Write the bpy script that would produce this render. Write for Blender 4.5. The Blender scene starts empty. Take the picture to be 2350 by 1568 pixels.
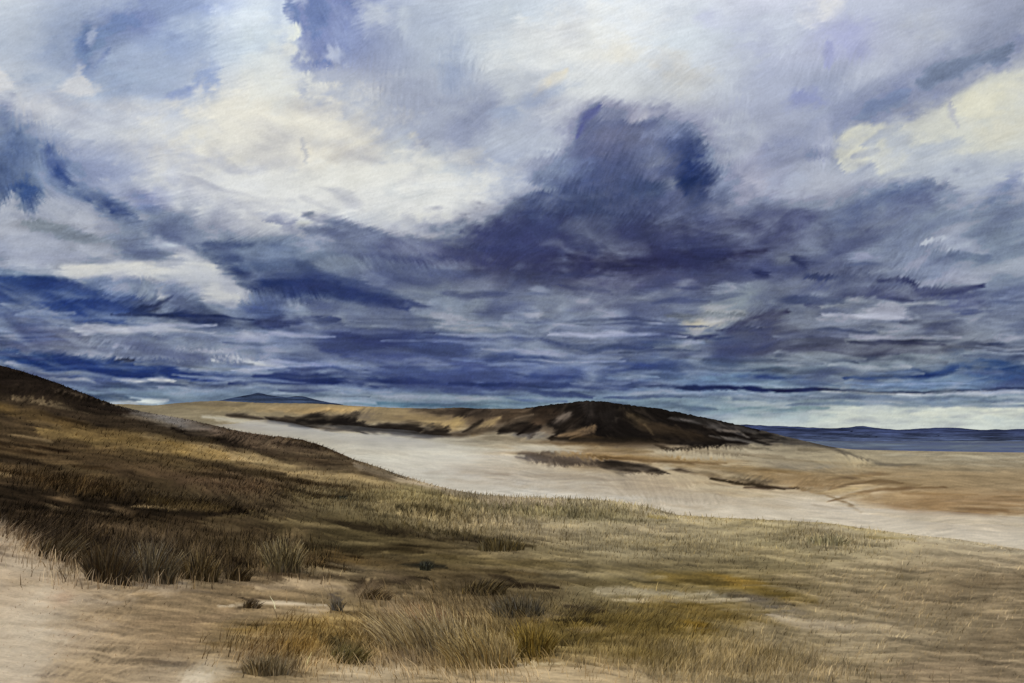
import bpy, math, random
import numpy as np

S = bpy.context.scene
COL = S.collection

# ------------------------------------------------------------------ camera
# Eye at the origin looking along +Y; FOC is the focal length in picture units (picture 2350 wide).
FOC, CX, HOR = 2409.0, 1175.0, 1000.0
cam_d = bpy.data.cameras.new("camera")
cam_d.sensor_width = 36.0
cam_d.lens = 36.0 * FOC / 2350.0
cam_d.shift_y = (HOR - 784.0) / 2350.0
cam_d.clip_start = 0.2
cam_d.clip_end = 200000.0
cam = bpy.data.objects.new("camera", cam_d)
cam.rotation_euler = (math.radians(90), 0, 0)
COL.objects.link(cam)
S.camera = cam

# ------------------------------------------------------------------ light
SUN_EL, SUN_AZ = math.radians(50), math.radians(-140)         # azimuth from +Y: behind the viewer, to the left
SUN_DIR = np.array([math.sin(SUN_AZ) * math.cos(SUN_EL), math.cos(SUN_AZ) * math.cos(SUN_EL), math.sin(SUN_EL)])
w = bpy.data.worlds.new("World")
S.world = w
w.use_nodes = True
nt = w.node_tree
nt.nodes.clear()
sky_n = nt.nodes.new("ShaderNodeTexSky")
sky_n.sky_type = 'NISHITA'
sky_n.sun_disc = False
sky_n.sun_elevation = SUN_EL
sky_n.sun_rotation = SUN_AZ
bg = nt.nodes.new("ShaderNodeBackground")
bg.inputs["Strength"].default_value = 0.08
out = nt.nodes.new("ShaderNodeOutputWorld")
nt.links.new(sky_n.outputs[0], bg.inputs[0])
nt.links.new(bg.outputs[0], out.inputs[0])

sun_d = bpy.data.lights.new("sun", 'SUN')
sun_d.energy = 3.2
sun_d.angle = math.radians(10)
sun_d.color = (1.0, 0.97, 0.91)
sun = bpy.data.objects.new("sun", sun_d)
sun.rotation_euler = (math.radians(90) - SUN_EL, 0, math.pi - SUN_AZ)
COL.objects.link(sun)

S.view_settings.view_transform = 'Standard'
S.view_settings.look = 'None'
S.view_settings.gamma = 1.0
S.view_settings.use_curve_mapping = False
S.view_settings.exposure = 0.0
ALB = 0.80                                                     # surface colour = seen colour x ALB

# ------------------------------------------------------------------ noise and colour-field helpers
def table(seed):
    return np.random.default_rng(seed).random((256, 256)).astype(np.float32)

_tabs = {}
def vnoise(x, y, seed):
    t = _tabs.setdefault(seed, table(seed))
    xi = np.floor(x).astype(np.int32); yi = np.floor(y).astype(np.int32)
    fx = (x - xi).astype(np.float32); fy = (y - yi).astype(np.float32)
    fx = fx * fx * (3 - 2 * fx); fy = fy * fy * (3 - 2 * fy)
    x0 = xi & 255; x1 = (xi + 1) & 255; y0 = yi & 255; y1 = (yi + 1) & 255
    a = t[y0, x0] * (1 - fx) + t[y0, x1] * fx
    b = t[y1, x0] * (1 - fx) + t[y1, x1] * fx
    return a * (1 - fy) + b * fy

def fbm(x, y, seed, octv=4, gain=0.5):
    s = 0; a = 1.0; n = 0
    for k in range(octv):
        s = s + a * (vnoise(x * 2 ** k + 17.3 * k, y * 2 ** k + 9.1 * k, seed + k) - 0.5)
        n += a; a *= gain
    return s / n * 2.0                                         # about -1 .. 1

def sstep(a, b, x):
    t = np.clip((x - a) / (b - a + 1e-9), 0, 1)
    return t * t * (3 - 2 * t)

def interp(xs, pts):
    return np.interp(xs, [p[0] for p in pts], [p[1] for p in pts])

def lin(c):
    c = np.clip(c, 0, 255) / 255.0
    return np.where(c <= 0.04045, c / 12.92, ((c + 0.055) / 1.055) ** 2.4)

class Field:
    """A colour field over directions (x, y in picture units), laid down as soft washes."""
    def __init__(self, x0, x1, y0, y1, step, sx, sy, seed, wamp, wlen, wy=0.6):
        self.x0, self.y0, self.step = x0, y0, step
        self.xs = np.arange(x0, x1, step, dtype=np.float32)
        self.ys = np.arange(y0, y1, step, dtype=np.float32)
        self.X, self.Y = np.meshgrid(self.xs, self.ys)
        lx, ly = wlen
        self.WX = self.X + wamp * fbm(self.X / lx, self.Y / ly, seed, 5)
        self.WY = self.Y + wamp * wy * fbm(self.X / lx + 40, self.Y / ly + 40, seed + 10, 5)
        self.R = fbm(self.X / (lx * .35), self.Y / (ly * .35), seed + 20, 4)
        self.M = np.clip(.92 + .6 * fbm(self.X / (lx * .6) + 7, self.Y / (ly * .45) + 3, seed + 26, 4), .5, 1.0)
        self.c2 = np.ones_like(self.X); self.s2 = np.zeros_like(self.X)
        self.seed = seed
        self.C = None
    def base(self, cx, rows):
        ys = [r[0] for r in rows]
        G = np.array([r[1] for r in rows], dtype=np.float32)
        fx = np.interp(self.WX, cx, np.arange(len(cx)))
        fy = np.interp(self.WY, ys, np.arange(len(ys)))
        xi = np.clip(fx.astype(int), 0, len(cx) - 2); yi = np.clip(fy.astype(int), 0, len(ys) - 2)
        tx = fx - xi; ty = fy - yi
        tx = (tx * tx * (3 - 2 * tx))[..., None]; ty = (ty * ty * (3 - 2 * ty))[..., None]
        self.C = ((G[yi, xi] * (1 - tx) + G[yi, xi + 1] * tx) * (1 - ty) + (G[yi + 1, xi] * (1 - tx) + G[yi + 1, xi + 1] * tx) * ty).astype(np.float32)
    def box(self, ax, bx, ay, by):
        i0 = max(0, int((ay - self.y0) / self.step)); i1 = min(len(self.ys), int((by - self.y0) / self.step) + 2)
        j0 = max(0, int((ax - self.x0) / self.step)); j1 = min(len(self.xs), int((bx - self.x0) / self.step) + 2)
        return (slice(i0, max(i0, i1)), slice(j0, max(j0, j1)))
    def lay(self, b, m, col, al):
        m = (m * (1 - (1 - al) ** 1.6) * self.M[b])[..., None]
        self.C[b] = self.C[b] * (1 - m) + np.array(col, dtype=np.float32) * m
    def dabmask(self, x, y, a, bb, ang, soft, rag, pad=60):
        r = max(a, bb) * (1 + soft + rag) + pad
        b = self.box(x - r, x + r, y - r, y + r)
        t = math.radians(ang); ct, st = math.cos(t), math.sin(t)
        dx = self.WX[b] - x; dy = self.WY[b] - y
        q = np.sqrt(((dx * ct + dy * st) / a) ** 2 + ((-dx * st + dy * ct) / bb) ** 2) + rag * self.R[b]
        return b, 1 - sstep(1 - soft, 1 + soft, q)
    def D(self, x, y, a, bb, ang, col, al=.8, soft=.85, rag=.75):
        b, m = self.dabmask(x, y, a, bb, ang, soft, rag)
        self.lay(b, m, col, al)
    def L(self, pts, wd, col, al=.8, soft=.85, rag=.9):
        px = [p[0] for p in pts]; py = [p[1] for p in pts]; r = wd + 70
        b = self.box(min(px) - r, max(px) + r, min(py) - r, max(py) + r)
        X, Y = self.WX[b], self.WY[b]
        d = np.full(X.shape, 1e9, np.float32); n = len(pts) - 1
        best = np.zeros(X.shape, np.float32)
        for k in range(n):
            ax, ay = pts[k]; vx, vy = pts[k + 1][0] - ax, pts[k + 1][1] - ay
            h = np.clip(((X - ax) * vx + (Y - ay) * vy) / (vx * vx + vy * vy + 1e-9), 0, 1)
            q = np.hypot(X - ax - h * vx, Y - ay - h * vy)
            u = (k + h) / n
            best = np.where(q < d, u, best); d = np.minimum(d, q)
        wl = wd * .56 * (0.35 + 0.65 * np.sin(np.pi * np.clip(best, 0.02, .98)) ** .5)
        q = d / wl + rag * self.R[b]
        self.lay(b, 1 - sstep(1 - soft, 1 + soft, q), col, al)
    def P(self, pts, col, al=.85, soft=14, rag=16):
        px = np.array([p[0] for p in pts]); py = np.array([p[1] for p in pts]); r = soft + rag + 60
        b = self.box(px.min() - r, px.max() + r, py.min() - r, py.max() + r)
        X, Y = self.WX[b], self.WY[b]
        d = np.full(X.shape, 1e9, np.float32); ins = np.zeros(X.shape, bool)
        for k in range(len(pts)):
            ax, ay = pts[k - 1]; bx, by = pts[k]
            vx, vy = bx - ax, by - ay
            h = np.clip(((X - ax) * vx + (Y - ay) * vy) / (vx * vx + vy * vy + 1e-9), 0, 1)
            d = np.minimum(d, np.hypot(X - ax - h * vx, Y - ay - h * vy))
            if by != ay:
                ins ^= ((ay > Y) != (by > Y)) & (X < (bx - ax) * (Y - ay) / (by - ay) + ax)
        sd = np.where(ins, d, -d) + rag * self.R[b]
        self.lay(b, sstep(-soft, soft, sd), col, al)
    def G(self, x, y, a, bb, ang, grain, al=.9, soft=.6):
        """sets the direction of the grain inside an ellipse"""
        b, m = self.dabmask(x, y, a, bb, ang, soft, .3)
        m = m * al; g = math.radians(grain) * 2
        self.c2[b] = self.c2[b] * (1 - m) + math.cos(g) * m
        self.s2[b] = self.s2[b] * (1 - m) + math.sin(g) * m
    def grain0(self, deg):
        g = np.radians(deg) * 2
        self.c2[:] = np.cos(g); self.s2[:] = np.sin(g)
    def finish(self, smear, streak, length, fine, blotch=3.0, band=None, tone=None, soften=1.0, sharp=0.0):
        th = 0.5 * np.arctan2(self.s2, self.c2) + 0.35 * fbm(self.X / 150, self.Y / 90, self.seed + 61, 3)
        dx, dy = np.cos(th), np.sin(th)
        H, Wd = self.X.shape
        rng = np.random.default_rng(self.seed)
        I, J = np.meshgrid(np.arange(H), np.arange(Wd), indexing='ij')
        def lic(src, n, sp):
            acc = np.zeros((H, Wd), np.float32)
            for k in range(-n, n + 1):
                jj = np.clip((J + dx * k * sp + .5).astype(np.int32), 0, Wd - 1)
                ii = np.clip((I + dy * k * sp + .5).astype(np.int32), 0, H - 1)
                acc += src[ii, jj]
            acc -= acc.mean(); return acc / acc.std()
        n1 = rng.standard_normal((H, Wd)).astype(np.float32)
        n2 = (n1 + np.roll(n1, 1, 0) + np.roll(n1, 1, 1) + np.roll(n1, (1, 1), (0, 1)))
        s1 = lic(n1, length, 1.0); s2 = lic(n2, int(length * 1.5), 1.3)
        st = .6 * s1 + .6 * s2
        self.st = st
        off = smear / self.step * np.clip(st, -2.2, 2.2)
        jj = np.clip(J + dx * off, 0, Wd - 1.001); ii = np.clip(I + dy * off, 0, H - 1.001)
        self.C = self.samp_idx(ii, jj)
        pres = 0.55 + 0.45 * fbm(self.X / 130, self.Y / 80, self.seed + 71, 3)    # pressure of the grain varies
        if band:
            amp, bl, bh, tilt, ylo, yhi = band
            rr = (self.Y - tilt * self.X) / bh + 1.2 * fbm(self.X / (bl * .6), self.Y / (bh * 2.5), self.seed + 95, 3)
            bn = fbm(self.X / bl, rr, self.seed + 91, 5, .6)
            self.C = self.C * (1 + amp * bn * sstep(ylo, yhi, self.Y) * np.interp(self.C.mean(-1), [0, 140, 185], [1, 1, .4]))[..., None]
        if sharp:
            B = self.C.copy()
            for ax, w in ((0, 3), (1, 4)):
                B = sum(np.roll(B, k, ax) for k in range(-w, w + 1)) / (2 * w + 1)
            self.C = self.C + sharp * (self.C - B)
        if tone is not None:
            self.C = tone(self.C, self.X, self.Y)
        var = streak * st * pres + blotch * fbm(self.X / 45, self.Y / 30, self.seed + 81, 4) * 2
        var = var + fine * rng.standard_normal((H, Wd))
        lum = self.C.mean(-1, keepdims=True)
        var = var * np.interp(self.C.mean(-1), [0, 130, 185, 255], [1, 1, soften, soften])
        self.C = self.C * (1 + (var / 128.0)[..., None] * (0.55 + 0.45 * 128 / np.maximum(lum, 40)))
        self.C = np.clip(self.C, 3, 250)
    def samp_idx(self, ii, jj):
        i0 = ii.astype(np.int32); j0 = jj.astype(np.int32)
        i1 = np.minimum(i0 + 1, self.C.shape[0] - 1); j1 = np.minimum(j0 + 1, self.C.shape[1] - 1)
        fi = (ii - i0)[..., None]; fj = (jj - j0)[..., None]
        return ((self.C[i0, j0] * (1 - fj) + self.C[i0, j1] * fj) * (1 - fi) + (self.C[i1, j0] * (1 - fj) + self.C[i1, j1] * fj) * fi)
    def at(self, x, y):
        lo, hi = self.x0 + 8, self.xs[-1] - 8                    # past its edges the cover goes on, folded back
        x = hi - np.abs((x - lo) % (2 * (hi - lo)) - (hi - lo))
        jj = np.clip((x - self.x0) / self.step, 0, len(self.xs) - 1.001)
        ii = np.clip((y - self.y0) / self.step, 0, len(self.ys) - 1.001)
        return self.samp_idx(ii, jj)

# ------------------------------------------------------------------ mesh helpers
def grid_mesh(name, P, colours=None, extra=None, keep=None):
    """P (rows, cols, 3) -> one mesh; colours (rows, cols, 3) linear into the attribute 'tint'; keep = mask of quads."""
    R, K = P.shape[:2]
    idx = np.arange(R * K).reshape(R, K)
    q = np.stack([idx[:-1, :-1], idx[:-1, 1:], idx[1:, 1:], idx[1:, :-1]], -1)
    q = q[keep] if keep is not None else q.reshape(-1, 4)
    q = q.reshape(-1, 4)
    V = P.reshape(-1, 3); C = None if colours is None else colours.reshape(-1, 3)
    ex = {k: v.reshape(-1) for k, v in (extra or {}).items()}
    if keep is not None:
        used = np.unique(q); remap = np.full(R * K, -1); remap[used] = np.arange(len(used))
        q = remap[q]; V = V[used]; C = None if C is None else C[used]; ex = {k: v[used] for k, v in ex.items()}
    return raw_mesh(name, V, q, C, ex)

def raw_mesh(name, V, q, C=None, ex=None, smooth=True):
    me = bpy.data.meshes.new(name)
    n = len(q); k = q.shape[1]
    me.vertices.add(len(V)); me.vertices.foreach_set("co", np.ascontiguousarray(V, np.float32).ravel())
    me.loops.add(n * k); me.loops.foreach_set("vertex_index", np.ascontiguousarray(q, np.int32).ravel())
    me.polygons.add(n); me.polygons.foreach_set("loop_start", np.arange(0, n * k, k, dtype=np.int32))
    if C is not None:
        a = me.attributes.new("tint", 'FLOAT_COLOR', 'POINT')
        a.data.foreach_set("color", np.concatenate([C, np.ones((len(C), 1))], 1).astype(np.float32).ravel())
    for kk, v in (ex or {}).items():
        a = me.attributes.new(kk, 'FLOAT', 'POINT'); a.data.foreach_set("value", v.astype(np.float32).ravel())
    me.update(calc_edges=True)
    me.polygons.foreach_set("use_smooth", np.full(n, smooth))
    me.validate()
    return me

def link(name, me, m, kind=None, label=None, cat=None, group=None):
    o = bpy.data.objects.new(name, me); COL.objects.link(o)
    me.materials.append(m)
    if kind: o["kind"] = kind
    if label: o["label"] = label
    if cat: o["category"] = cat
    if group: o["group"] = group
    return o

def tint_material(name, rough=.95, spec=.12, scale=None, amount=.12, bump=0.0, transl=0.0):
    m = bpy.data.materials.new(name); m.use_nodes = True
    t = m.node_tree; b = t.nodes["Principled BSDF"]
    b.inputs["Roughness"].default_value = rough
    b.inputs["Specular IOR Level"].default_value = spec
    a = t.nodes.new("ShaderNodeAttribute"); a.attribute_name = "tint"
    src = a.outputs["Color"]
    if scale:
        no = t.nodes.new("ShaderNodeTexNoise"); no.inputs["Scale"].default_value = scale
        no.inputs["Detail"].default_value = 6; no.inputs["Roughness"].default_value = .65
        g = t.nodes.new("ShaderNodeTexCoord"); t.links.new(g.outputs["Object"], no.inputs["Vector"])
        r = t.nodes.new("ShaderNodeMapRange")
        r.inputs["From Min"].default_value = .25; r.inputs["From Max"].default_value = .75
        r.inputs["To Min"].default_value = 1 - amount; r.inputs["To Max"].default_value = 1 + amount
        t.links.new(no.outputs["Fac"], r.inputs["Value"])
        mx = t.nodes.new("ShaderNodeVectorMath"); mx.operation = 'SCALE'
        t.links.new(src, mx.inputs[0]); t.links.new(r.outputs[0], mx.inputs["Scale"])
        src = mx.outputs[0]
        if bump:
            bp = t.nodes.new("ShaderNodeBump"); bp.inputs["Strength"].default_value = bump
            bp.inputs["Distance"].default_value = .3
            t.links.new(no.outputs["Fac"], bp.inputs["Height"]); t.links.new(bp.outputs[0], b.inputs["Normal"])
    t.links.new(src, b.inputs["Base Color"])
    return m

GX = [0, 196, 392, 587, 783, 979, 1175, 1371, 1567, 1762, 1958, 2154, 2350]

# ================================================================== SKY
sk = Field(-260, 2610, -360, 1060, 2.0, 0, 0, 3, 15, (95, 62))
sk.base(GX, [
 (0,   [(200,208,218),(168,181,206),(150,168,206),(208,220,234),(128,143,193),(186,196,213),(199,209,221),(222,230,238),(214,221,230),(205,210,226),(190,197,216),(184,191,208),(164,172,193)]),
 (100, [(172,184,203),(120,139,181),(152,170,206),(206,217,227),(138,152,196),(183,193,209),(201,209,217),(226,230,234),(212,220,228),(184,191,213),(178,184,208),(172,180,201),(152,160,182)]),
 (200, [(200,205,213),(184,194,210),(168,182,209),(214,216,214),(174,180,197),(178,188,205),(201,207,213),(213,217,219),(196,201,207),(172,180,203),(152,162,190),(150,158,182),(200,201,197)]),
 (300, [(128,141,173),(192,198,209),(205,209,215),(220,218,208),(212,210,203),(181,189,201),(199,207,217),(140,144,178),(155,160,188),(166,173,194),(152,162,190),(203,205,198),(207,209,201)]),
 (400, [(84,102,145),(152,164,194),(201,205,213),(209,211,213),(212,212,208),(201,207,211),(178,188,208),(97,107,148),(80,92,138),(160,166,189),(168,176,193),(181,189,201),(186,193,203)]),
 (500, [(160,167,182),(152,160,181),(150,159,182),(206,208,209),(192,197,206),(205,206,203),(150,157,182),(78,86,130),(108,114,151),(115,119,157),(120,128,162),(150,158,181),(161,169,187)]),
 (600, [(141,150,175),(162,168,181),(180,184,192),(76,91,136),(125,136,166),(95,99,139),(87,88,130),(66,67,108),(66,69,113),(87,92,138),(106,113,153),(150,158,183),(160,170,188)]),
 (700, [(85,105,160),(58,82,146),(112,122,154),(97,112,157),(134,142,167),(144,150,169),(130,136,162),(115,119,153),(120,126,157),(126,131,155),(114,121,155),(114,119,151),(130,138,172)]),
 (800, [(74,88,134),(120,126,157),(140,148,173),(115,126,167),(74,85,136),(78,92,144),(105,116,158),(115,123,158),(96,109,151),(94,98,128),(86,88,117),(104,108,131),(96,106,142)]),
 (880, [(150,158,180),(108,124,166),(128,139,172),(125,140,176),(105,120,167),(100,116,167),(104,118,169),(96,113,162),(92,112,162),(120,139,168),(130,142,166),(108,130,168),(95,116,162)]),
 (930, [(150,165,182),(130,148,175),(128,148,172),(135,152,176),(130,148,172),(132,150,170),(130,150,170),(132,152,172),(142,160,176),(160,174,184),(168,178,184),(165,177,182),(165,178,184)]),
 (1000,[(150,168,184),(150,168,184),(150,168,184),(150,168,184),(148,166,180),(148,166,180),(150,168,180),(165,180,186),(185,196,196),(196,205,200),(205,210,199),(205,210,200),(202,208,200)]),
])
D, L, P = sk.D, sk.L, sk.P
# upper left
D(60,60,60,70,0,(184,194,210),.6); D(150,70,50,80,10,(158,172,198),.5)
D(125,115,18,40,5,(150,165,192),.5); D(279,57,62,36,-10,(118,136,188),.75); D(330,52,36,48,20,(124,141,194),.6); D(195,96,18,38,8,(96,116,172),.6,.9)
D(208,82,10,20,0,(172,184,208),.7); L([(258,112),(240,138),(220,154)],14,(104,122,178),.75); D(204,155,28,20,30,(112,132,185),.6)
D(300,118,60,30,-20,(164,180,208),.6); D(245,180,70,34,10,(158,176,205),.7); D(360,170,70,40,0,(164,180,206),.6)
D(90,185,70,22,0,(160,174,197),.6); P([(183,150),(150,190),(112,215),(235,218),(212,186)],(206,208,212),.75,10,12)
P([(-40,130),(18,163),(32,205),(-40,225)],(208,210,214),.9,7,6)
D(480,185,26,44,5,(148,167,208),.75,.5); D(428,210,40,13,-14,(138,157,205),.75,.5); D(456,212,14,12,0,(208,211,213),.5)
D(510,12,60,22,-10,(160,178,226),.7); D(420,10,80,14,-12,(148,166,206),.6); D(470,60,70,30,-5,(188,203,224),.6); D(560,45,60,60,0,(222,232,242),.8)
D(550,110,50,25,-8,(190,203,220),.6); D(600,95,55,28,0,(206,218,228),.7)
D(580,285,90,60,0,(226,221,206),.7); D(350,245,90,20,0,(203,205,209),.6); D(90,250,80,25,4,(206,208,212),.7); D(200,270,90,25,0,(204,209,217),.5)
# left dark bank
D(8,290,26,50,0,(110,122,166),.8); D(90,325,80,18,0,(160,172,198),.7); D(45,345,45,42,0,(94,112,160),.75); D(18,400,40,70,0,(80,99,150),.8); D(150,400,70,40,15,(140,154,190),.7)
L([(112,355),(150,420),(205,458),(275,478)],46,(84,103,162),.75); L([(130,385),(168,432),(210,462)],22,(58,82,150),.7); D(62,448,30,42,-15,(46,76,146),.9,.6)
D(260,400,70,45,20,(160,172,202),.6); D(345,452,42,20,0,(134,148,202),.75); D(300,420,60,16,0,(190,198,212),.5)
# blue wedge at the top
P([(655,22),(673,52),(687,70),(683,120),(679,158),(712,170),(752,150),(754,112),(792,126),(800,30),(804,-60),(712,-60),(700,10),(676,4)],(126,141,194),.88,9,8)
D(727,15,22,60,0,(104,121,181),.7); D(664,30,15,24,-15,(112,129,182),.8,.4); D(700,145,24,20,0,(126,140,188),.6); D(763,122,17,18,15,(192,201,222),.8); D(790,70,26,60,0,(150,165,204),.5); D(735,180,50,24,0,(176,184,205),.6)
D(670,80,11,20,10,(226,231,226),.85,.5); D(666,120,16,15,-20,(223,226,223),.85,.5); D(655,60,14,30,0,(216,226,236),.6)
# grey veil centre
P([(690,170),(840,190),(980,160),(1080,170),(1150,235),(1120,290),(1060,335),(1000,345),(940,330),(900,318),(840,272),(745,268),(716,240),(700,215)],(178,186,203),.7,30,20)
D(752,248,34,20,10,(160,166,187),.7); D(845,208,34,15,-15,(164,172,193),.6); D(1040,165,36,52,0,(156,170,198),.65); D(970,332,22,13,0,(148,154,178),.7); D(1062,318,46,34,-30,(163,172,197),.6); D(1095,265,36,60,35,(162,172,197),.6); D(930,250,70,40,0,(172,180,198),.5)
D(945,310,12,10,0,(208,208,202),.8); D(905,35,40,35,0,(182,192,208),.5); D(930,50,14,30,-8,(205,214,222),.5); D(985,55,40,40,0,(178,189,207),.5); D(860,30,40,40,0,(200,208,220),.6)
D(655,268,85,52,0,(230,224,206),.8); D(755,358,95,46,6,(224,217,199),.75); L([(695,320),(702,348),(706,372)],13,(172,175,184),.7); D(560,330,110,40,0,(216,215,208),.6)
L([(620,430),(780,405),(960,390),(1100,350)],50,(212,213,209),.5); L([(870,370),(960,350),(1010,345)],16,(184,190,200),.6); D(1000,440,120,40,-4,(208,211,213),.6)
# bright top centre / right
D(1400,45,140,55,-10,(228,233,238),.8); D(1290,110,90,40,-20,(218,220,217),.6); L([(1225,222),(1300,160)],22,(227,221,203),.7); D(1420,120,50,30,0,(226,222,208),.6); D(1540,135,50,20,0,(214,210,200),.5)
D(1230,226,66,15,-18,(168,181,205),.7); D(1172,262,34,18,-10,(174,188,213),.7); D(1280,260,40,22,-20,(222,226,226),.7); D(1230,330,90,50,0,(203,211,220),.6); D(1250,385,60,20,0,(196,202,212),.6)
D(1630,45,28,22,0,(196,202,226),.6); D(1600,90,80,25,0,(205,214,222),.5)
D(1660,160,60,60,0,(196,203,213),.6); D(1580,180,50,30,-10,(203,203,199),.6)
# great purple cloud
P([(1322,305),(1350,250),(1392,232),(1440,256),(1480,250),(1540,246),(1562,292),(1604,326),(1642,392),(1630,440),(1600,482),(1690,524),(1720,600),(1400,612),(1180,604),(1104,572),(1165,482),(1240,402),(1300,352)],(104,110,152),.82,26,18)
D(1475,265,28,12,-10,(182,184,198),.75); D(1400,258,50,20,0,(140,142,172),.5); L([(1376,242),(1348,270),(1325,306)],22,(92,96,158),.65); D(1410,315,56,30,0,(122,122,156),.7); D(1375,352,46,20,0,(112,113,146),.6); D(1460,318,30,22,0,(116,118,150),.6)
D(1480,368,40,20,-10,(126,130,158),.65); D(1545,420,34,16,-10,(132,138,164),.6); D(1560,290,40,26,15,(150,156,184),.6)
P([(1546,402),(1562,342),(1606,326),(1642,398),(1628,442),(1606,486),(1580,456)],(44,60,114),.85,18,14); D(1586,335,46,34,10,(62,76,128),.6); D(1600,470,26,40,0,(96,104,146),.6); D(1580,400,22,30,0,(32,52,110),.7); D(1470,430,46,18,6,(68,84,130),.7); D(1420,400,50,40,0,(82,92,140),.6)
D(1290,430,90,50,-25,(92,104,156),.75); D(1215,498,66,40,-35,(76,90,146),.8); D(1345,470,60,40,0,(66,80,130),.6); D(1400,500,80,36,0,(80,92,136),.6); D(1245,402,70,26,-10,(140,150,182),.6); D(1190,425,50,30,-20,(172,182,204),.6)
D(1680,330,56,52,-20,(190,197,207),.8); D(1696,432,36,62,10,(164,168,192),.75); L([(1640,446),(1690,392),(1764,336)],24,(146,152,182),.6); D(1735,390,30,50,10,(176,178,196),.6); D(1650,490,34,20,0,(140,142,170),.6)
# upper right
D(1935,82,66,38,0,(172,178,217),.7); L([(1902,92),(1908,150)],22,(150,157,206),.4); D(1975,115,24,20,0,(150,157,204),.35); D(1850,225,44,18,-15,(142,152,200),.6); D(1790,60,60,40,0,(200,208,222),.6); D(1885,25,40,22,-25,(222,222,222),.7)
L([(1890,292),(2050,222),(2180,162),(2330,104)],80,(140,150,184),.75); L([(2110,190),(2220,148),(2310,112)],42,(116,126,158),.75); L([(2180,130),(2290,70),(2350,20)],40,(150,160,184),.5); L([(1980,250),(2080,205)],30,(130,142,184),.5)
D(2070,100,80,44,-20,(182,188,204),.6); D(1990,170,70,24,-25,(186,193,210),.6); D(2150,60,60,30,0,(186,192,204),.5)
P([(1910,352),(1935,312),(1972,280),(2060,288),(2150,252),(2240,192),(2300,166),(2420,150),(2420,330),(2250,348),(2100,352),(2020,404),(1990,372),(1940,402)],(205,207,199),.9,9,9)
D(2262,232,70,34,-20,(219,217,198),.8); D(1952,332,34,32,0,(213,213,197),.75); D(2300,300,60,30,-15,(210,208,192),.6); L([(1985,334),(2030,306),(2070,290)],18,(176,183,194),.75); L([(2180,234),(2186,262),(2194,288)],16,(182,185,194),.55); L([(1950,362),(1990,354),(2020,345)],12,(170,176,188),.6)
D(2048,372,44,40,20,(197,202,206),.7); D(2060,325,40,18,-10,(178,187,203),.6); D(2140,345,70,20,-10,(176,185,200),.6); D(1885,330,20,46,3,(184,190,209),.6); D(1870,352,28,12,0,(128,136,172),.6); D(1800,350,60,30,-15,(140,150,184),.5); D(1790,430,20,60,20,(146,152,182),.6)
L([(2000,468),(2060,448),(2130,425)],44,(98,112,162),.75); D(2300,436,60,24,-38,(132,145,186),.75); D(1900,425,76,40,0,(172,178,194),.7); D(1820,420,40,30,0,(172,182,206),.5); D(2220,400,90,30,-10,(172,181,197),.6); D(1955,460,40,24,0,(150,156,180),.5)
# mid left
D(75,478,14,30,-8,(66,88,150),.85,.6); D(34,486,26,30,0,(168,175,190),.85,.5); D(126,500,44,32,0,(162,169,186),.8,.6); D(206,502,46,34,15,(165,172,190),.75,.6); D(55,560,80,40,0,(158,167,191),.7)
D(258,488,50,26,28,(58,78,142),.85); D(338,478,28,14,0,(108,124,186),.7); D(100,516,66,11,3,(126,132,148),.7); D(172,540,46,12,12,(116,122,142),.7); D(245,556,86,18,-12,(124,130,152),.7); D(190,580,60,14,-10,(132,139,160),.5)
D(380,535,62,34,5,(138,148,180),.8); D(398,510,28,12,-5,(126,136,168),.7); D(330,574,90,22,-4,(126,135,168),.7); D(440,575,40,40,0,(148,156,180),.5)
P([(148,608),(200,594),(240,612),(330,602),(368,588),(422,588),(500,612),(562,662),(540,702),(470,692),(422,652),(372,694),(340,642),(232,632),(160,652),(128,632)],(189,192,195),.88,9,10)
D(350,612,44,11,-4,(206,206,201),.8); D(488,622,28,12,10,(201,203,200),.7); D(512,672,34,20,20,(190,192,194),.7); D(190,612,40,12,0,(194,194,192),.7); D(470,640,30,14,0,(168,176,192),.6)
D(55,655,100,26,10,(48,74,144),.85); D(155,682,64,30,8,(50,76,148),.85); D(195,708,74,26,6,(34,62,142),.85); D(255,700,52,26,0,(58,80,148),.8); D(262,648,64,18,0,(124,137,184),.75); D(85,640,60,14,12,(30,58,130),.6); D(20,635,40,16,0,(70,95,155),.6)
D(336,662,19,28,4,(150,158,176),.85,.4); D(345,708,32,10,0,(34,42,76),.9,.5); L([(350,706),(374,688),(396,676)],9,(44,52,92),.85); D(402,655,22,42,18,(128,140,178),.75); D(388,706,34,10,-10,(140,150,182),.8); D(445,670,14,22,30,(150,160,186),.6)
D(475,732,76,22,4,(64,76,118),.8); L([(370,722),(460,738),(545,738),(640,750)],20,(52,64,112),.8); D(580,715,60,22,0,(88,103,156),.6)
D(60,735,90,26,8,(126,132,168),.7); L([(10,694),(90,714),(180,746)],16,(166,173,194),.75); D(78,782,96,34,0,(104,110,152),.75); D(155,785,50,26,0,(110,113,148),.6); D(60,775,30,8,-10,(60,78,140),.7); D(175,745,60,14,6,(120,128,160),.5)
P([(186,752),(290,756),(380,772),(520,772),(610,778),(570,830),(480,846),(400,836),(300,802),(212,792)],(150,157,178),.72,10,8)
D(232,756,46,10,2,(176,181,193),.8); D(285,792,66,16,6,(122,126,153),.75); D(440,812,70,14,6,(162,167,184),.7); D(380,770,80,9,3,(112,122,162),.6); D(560,790,60,16,0,(140,149,182),.6); D(350,752,40,7,4,(140,148,178),.6)
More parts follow.
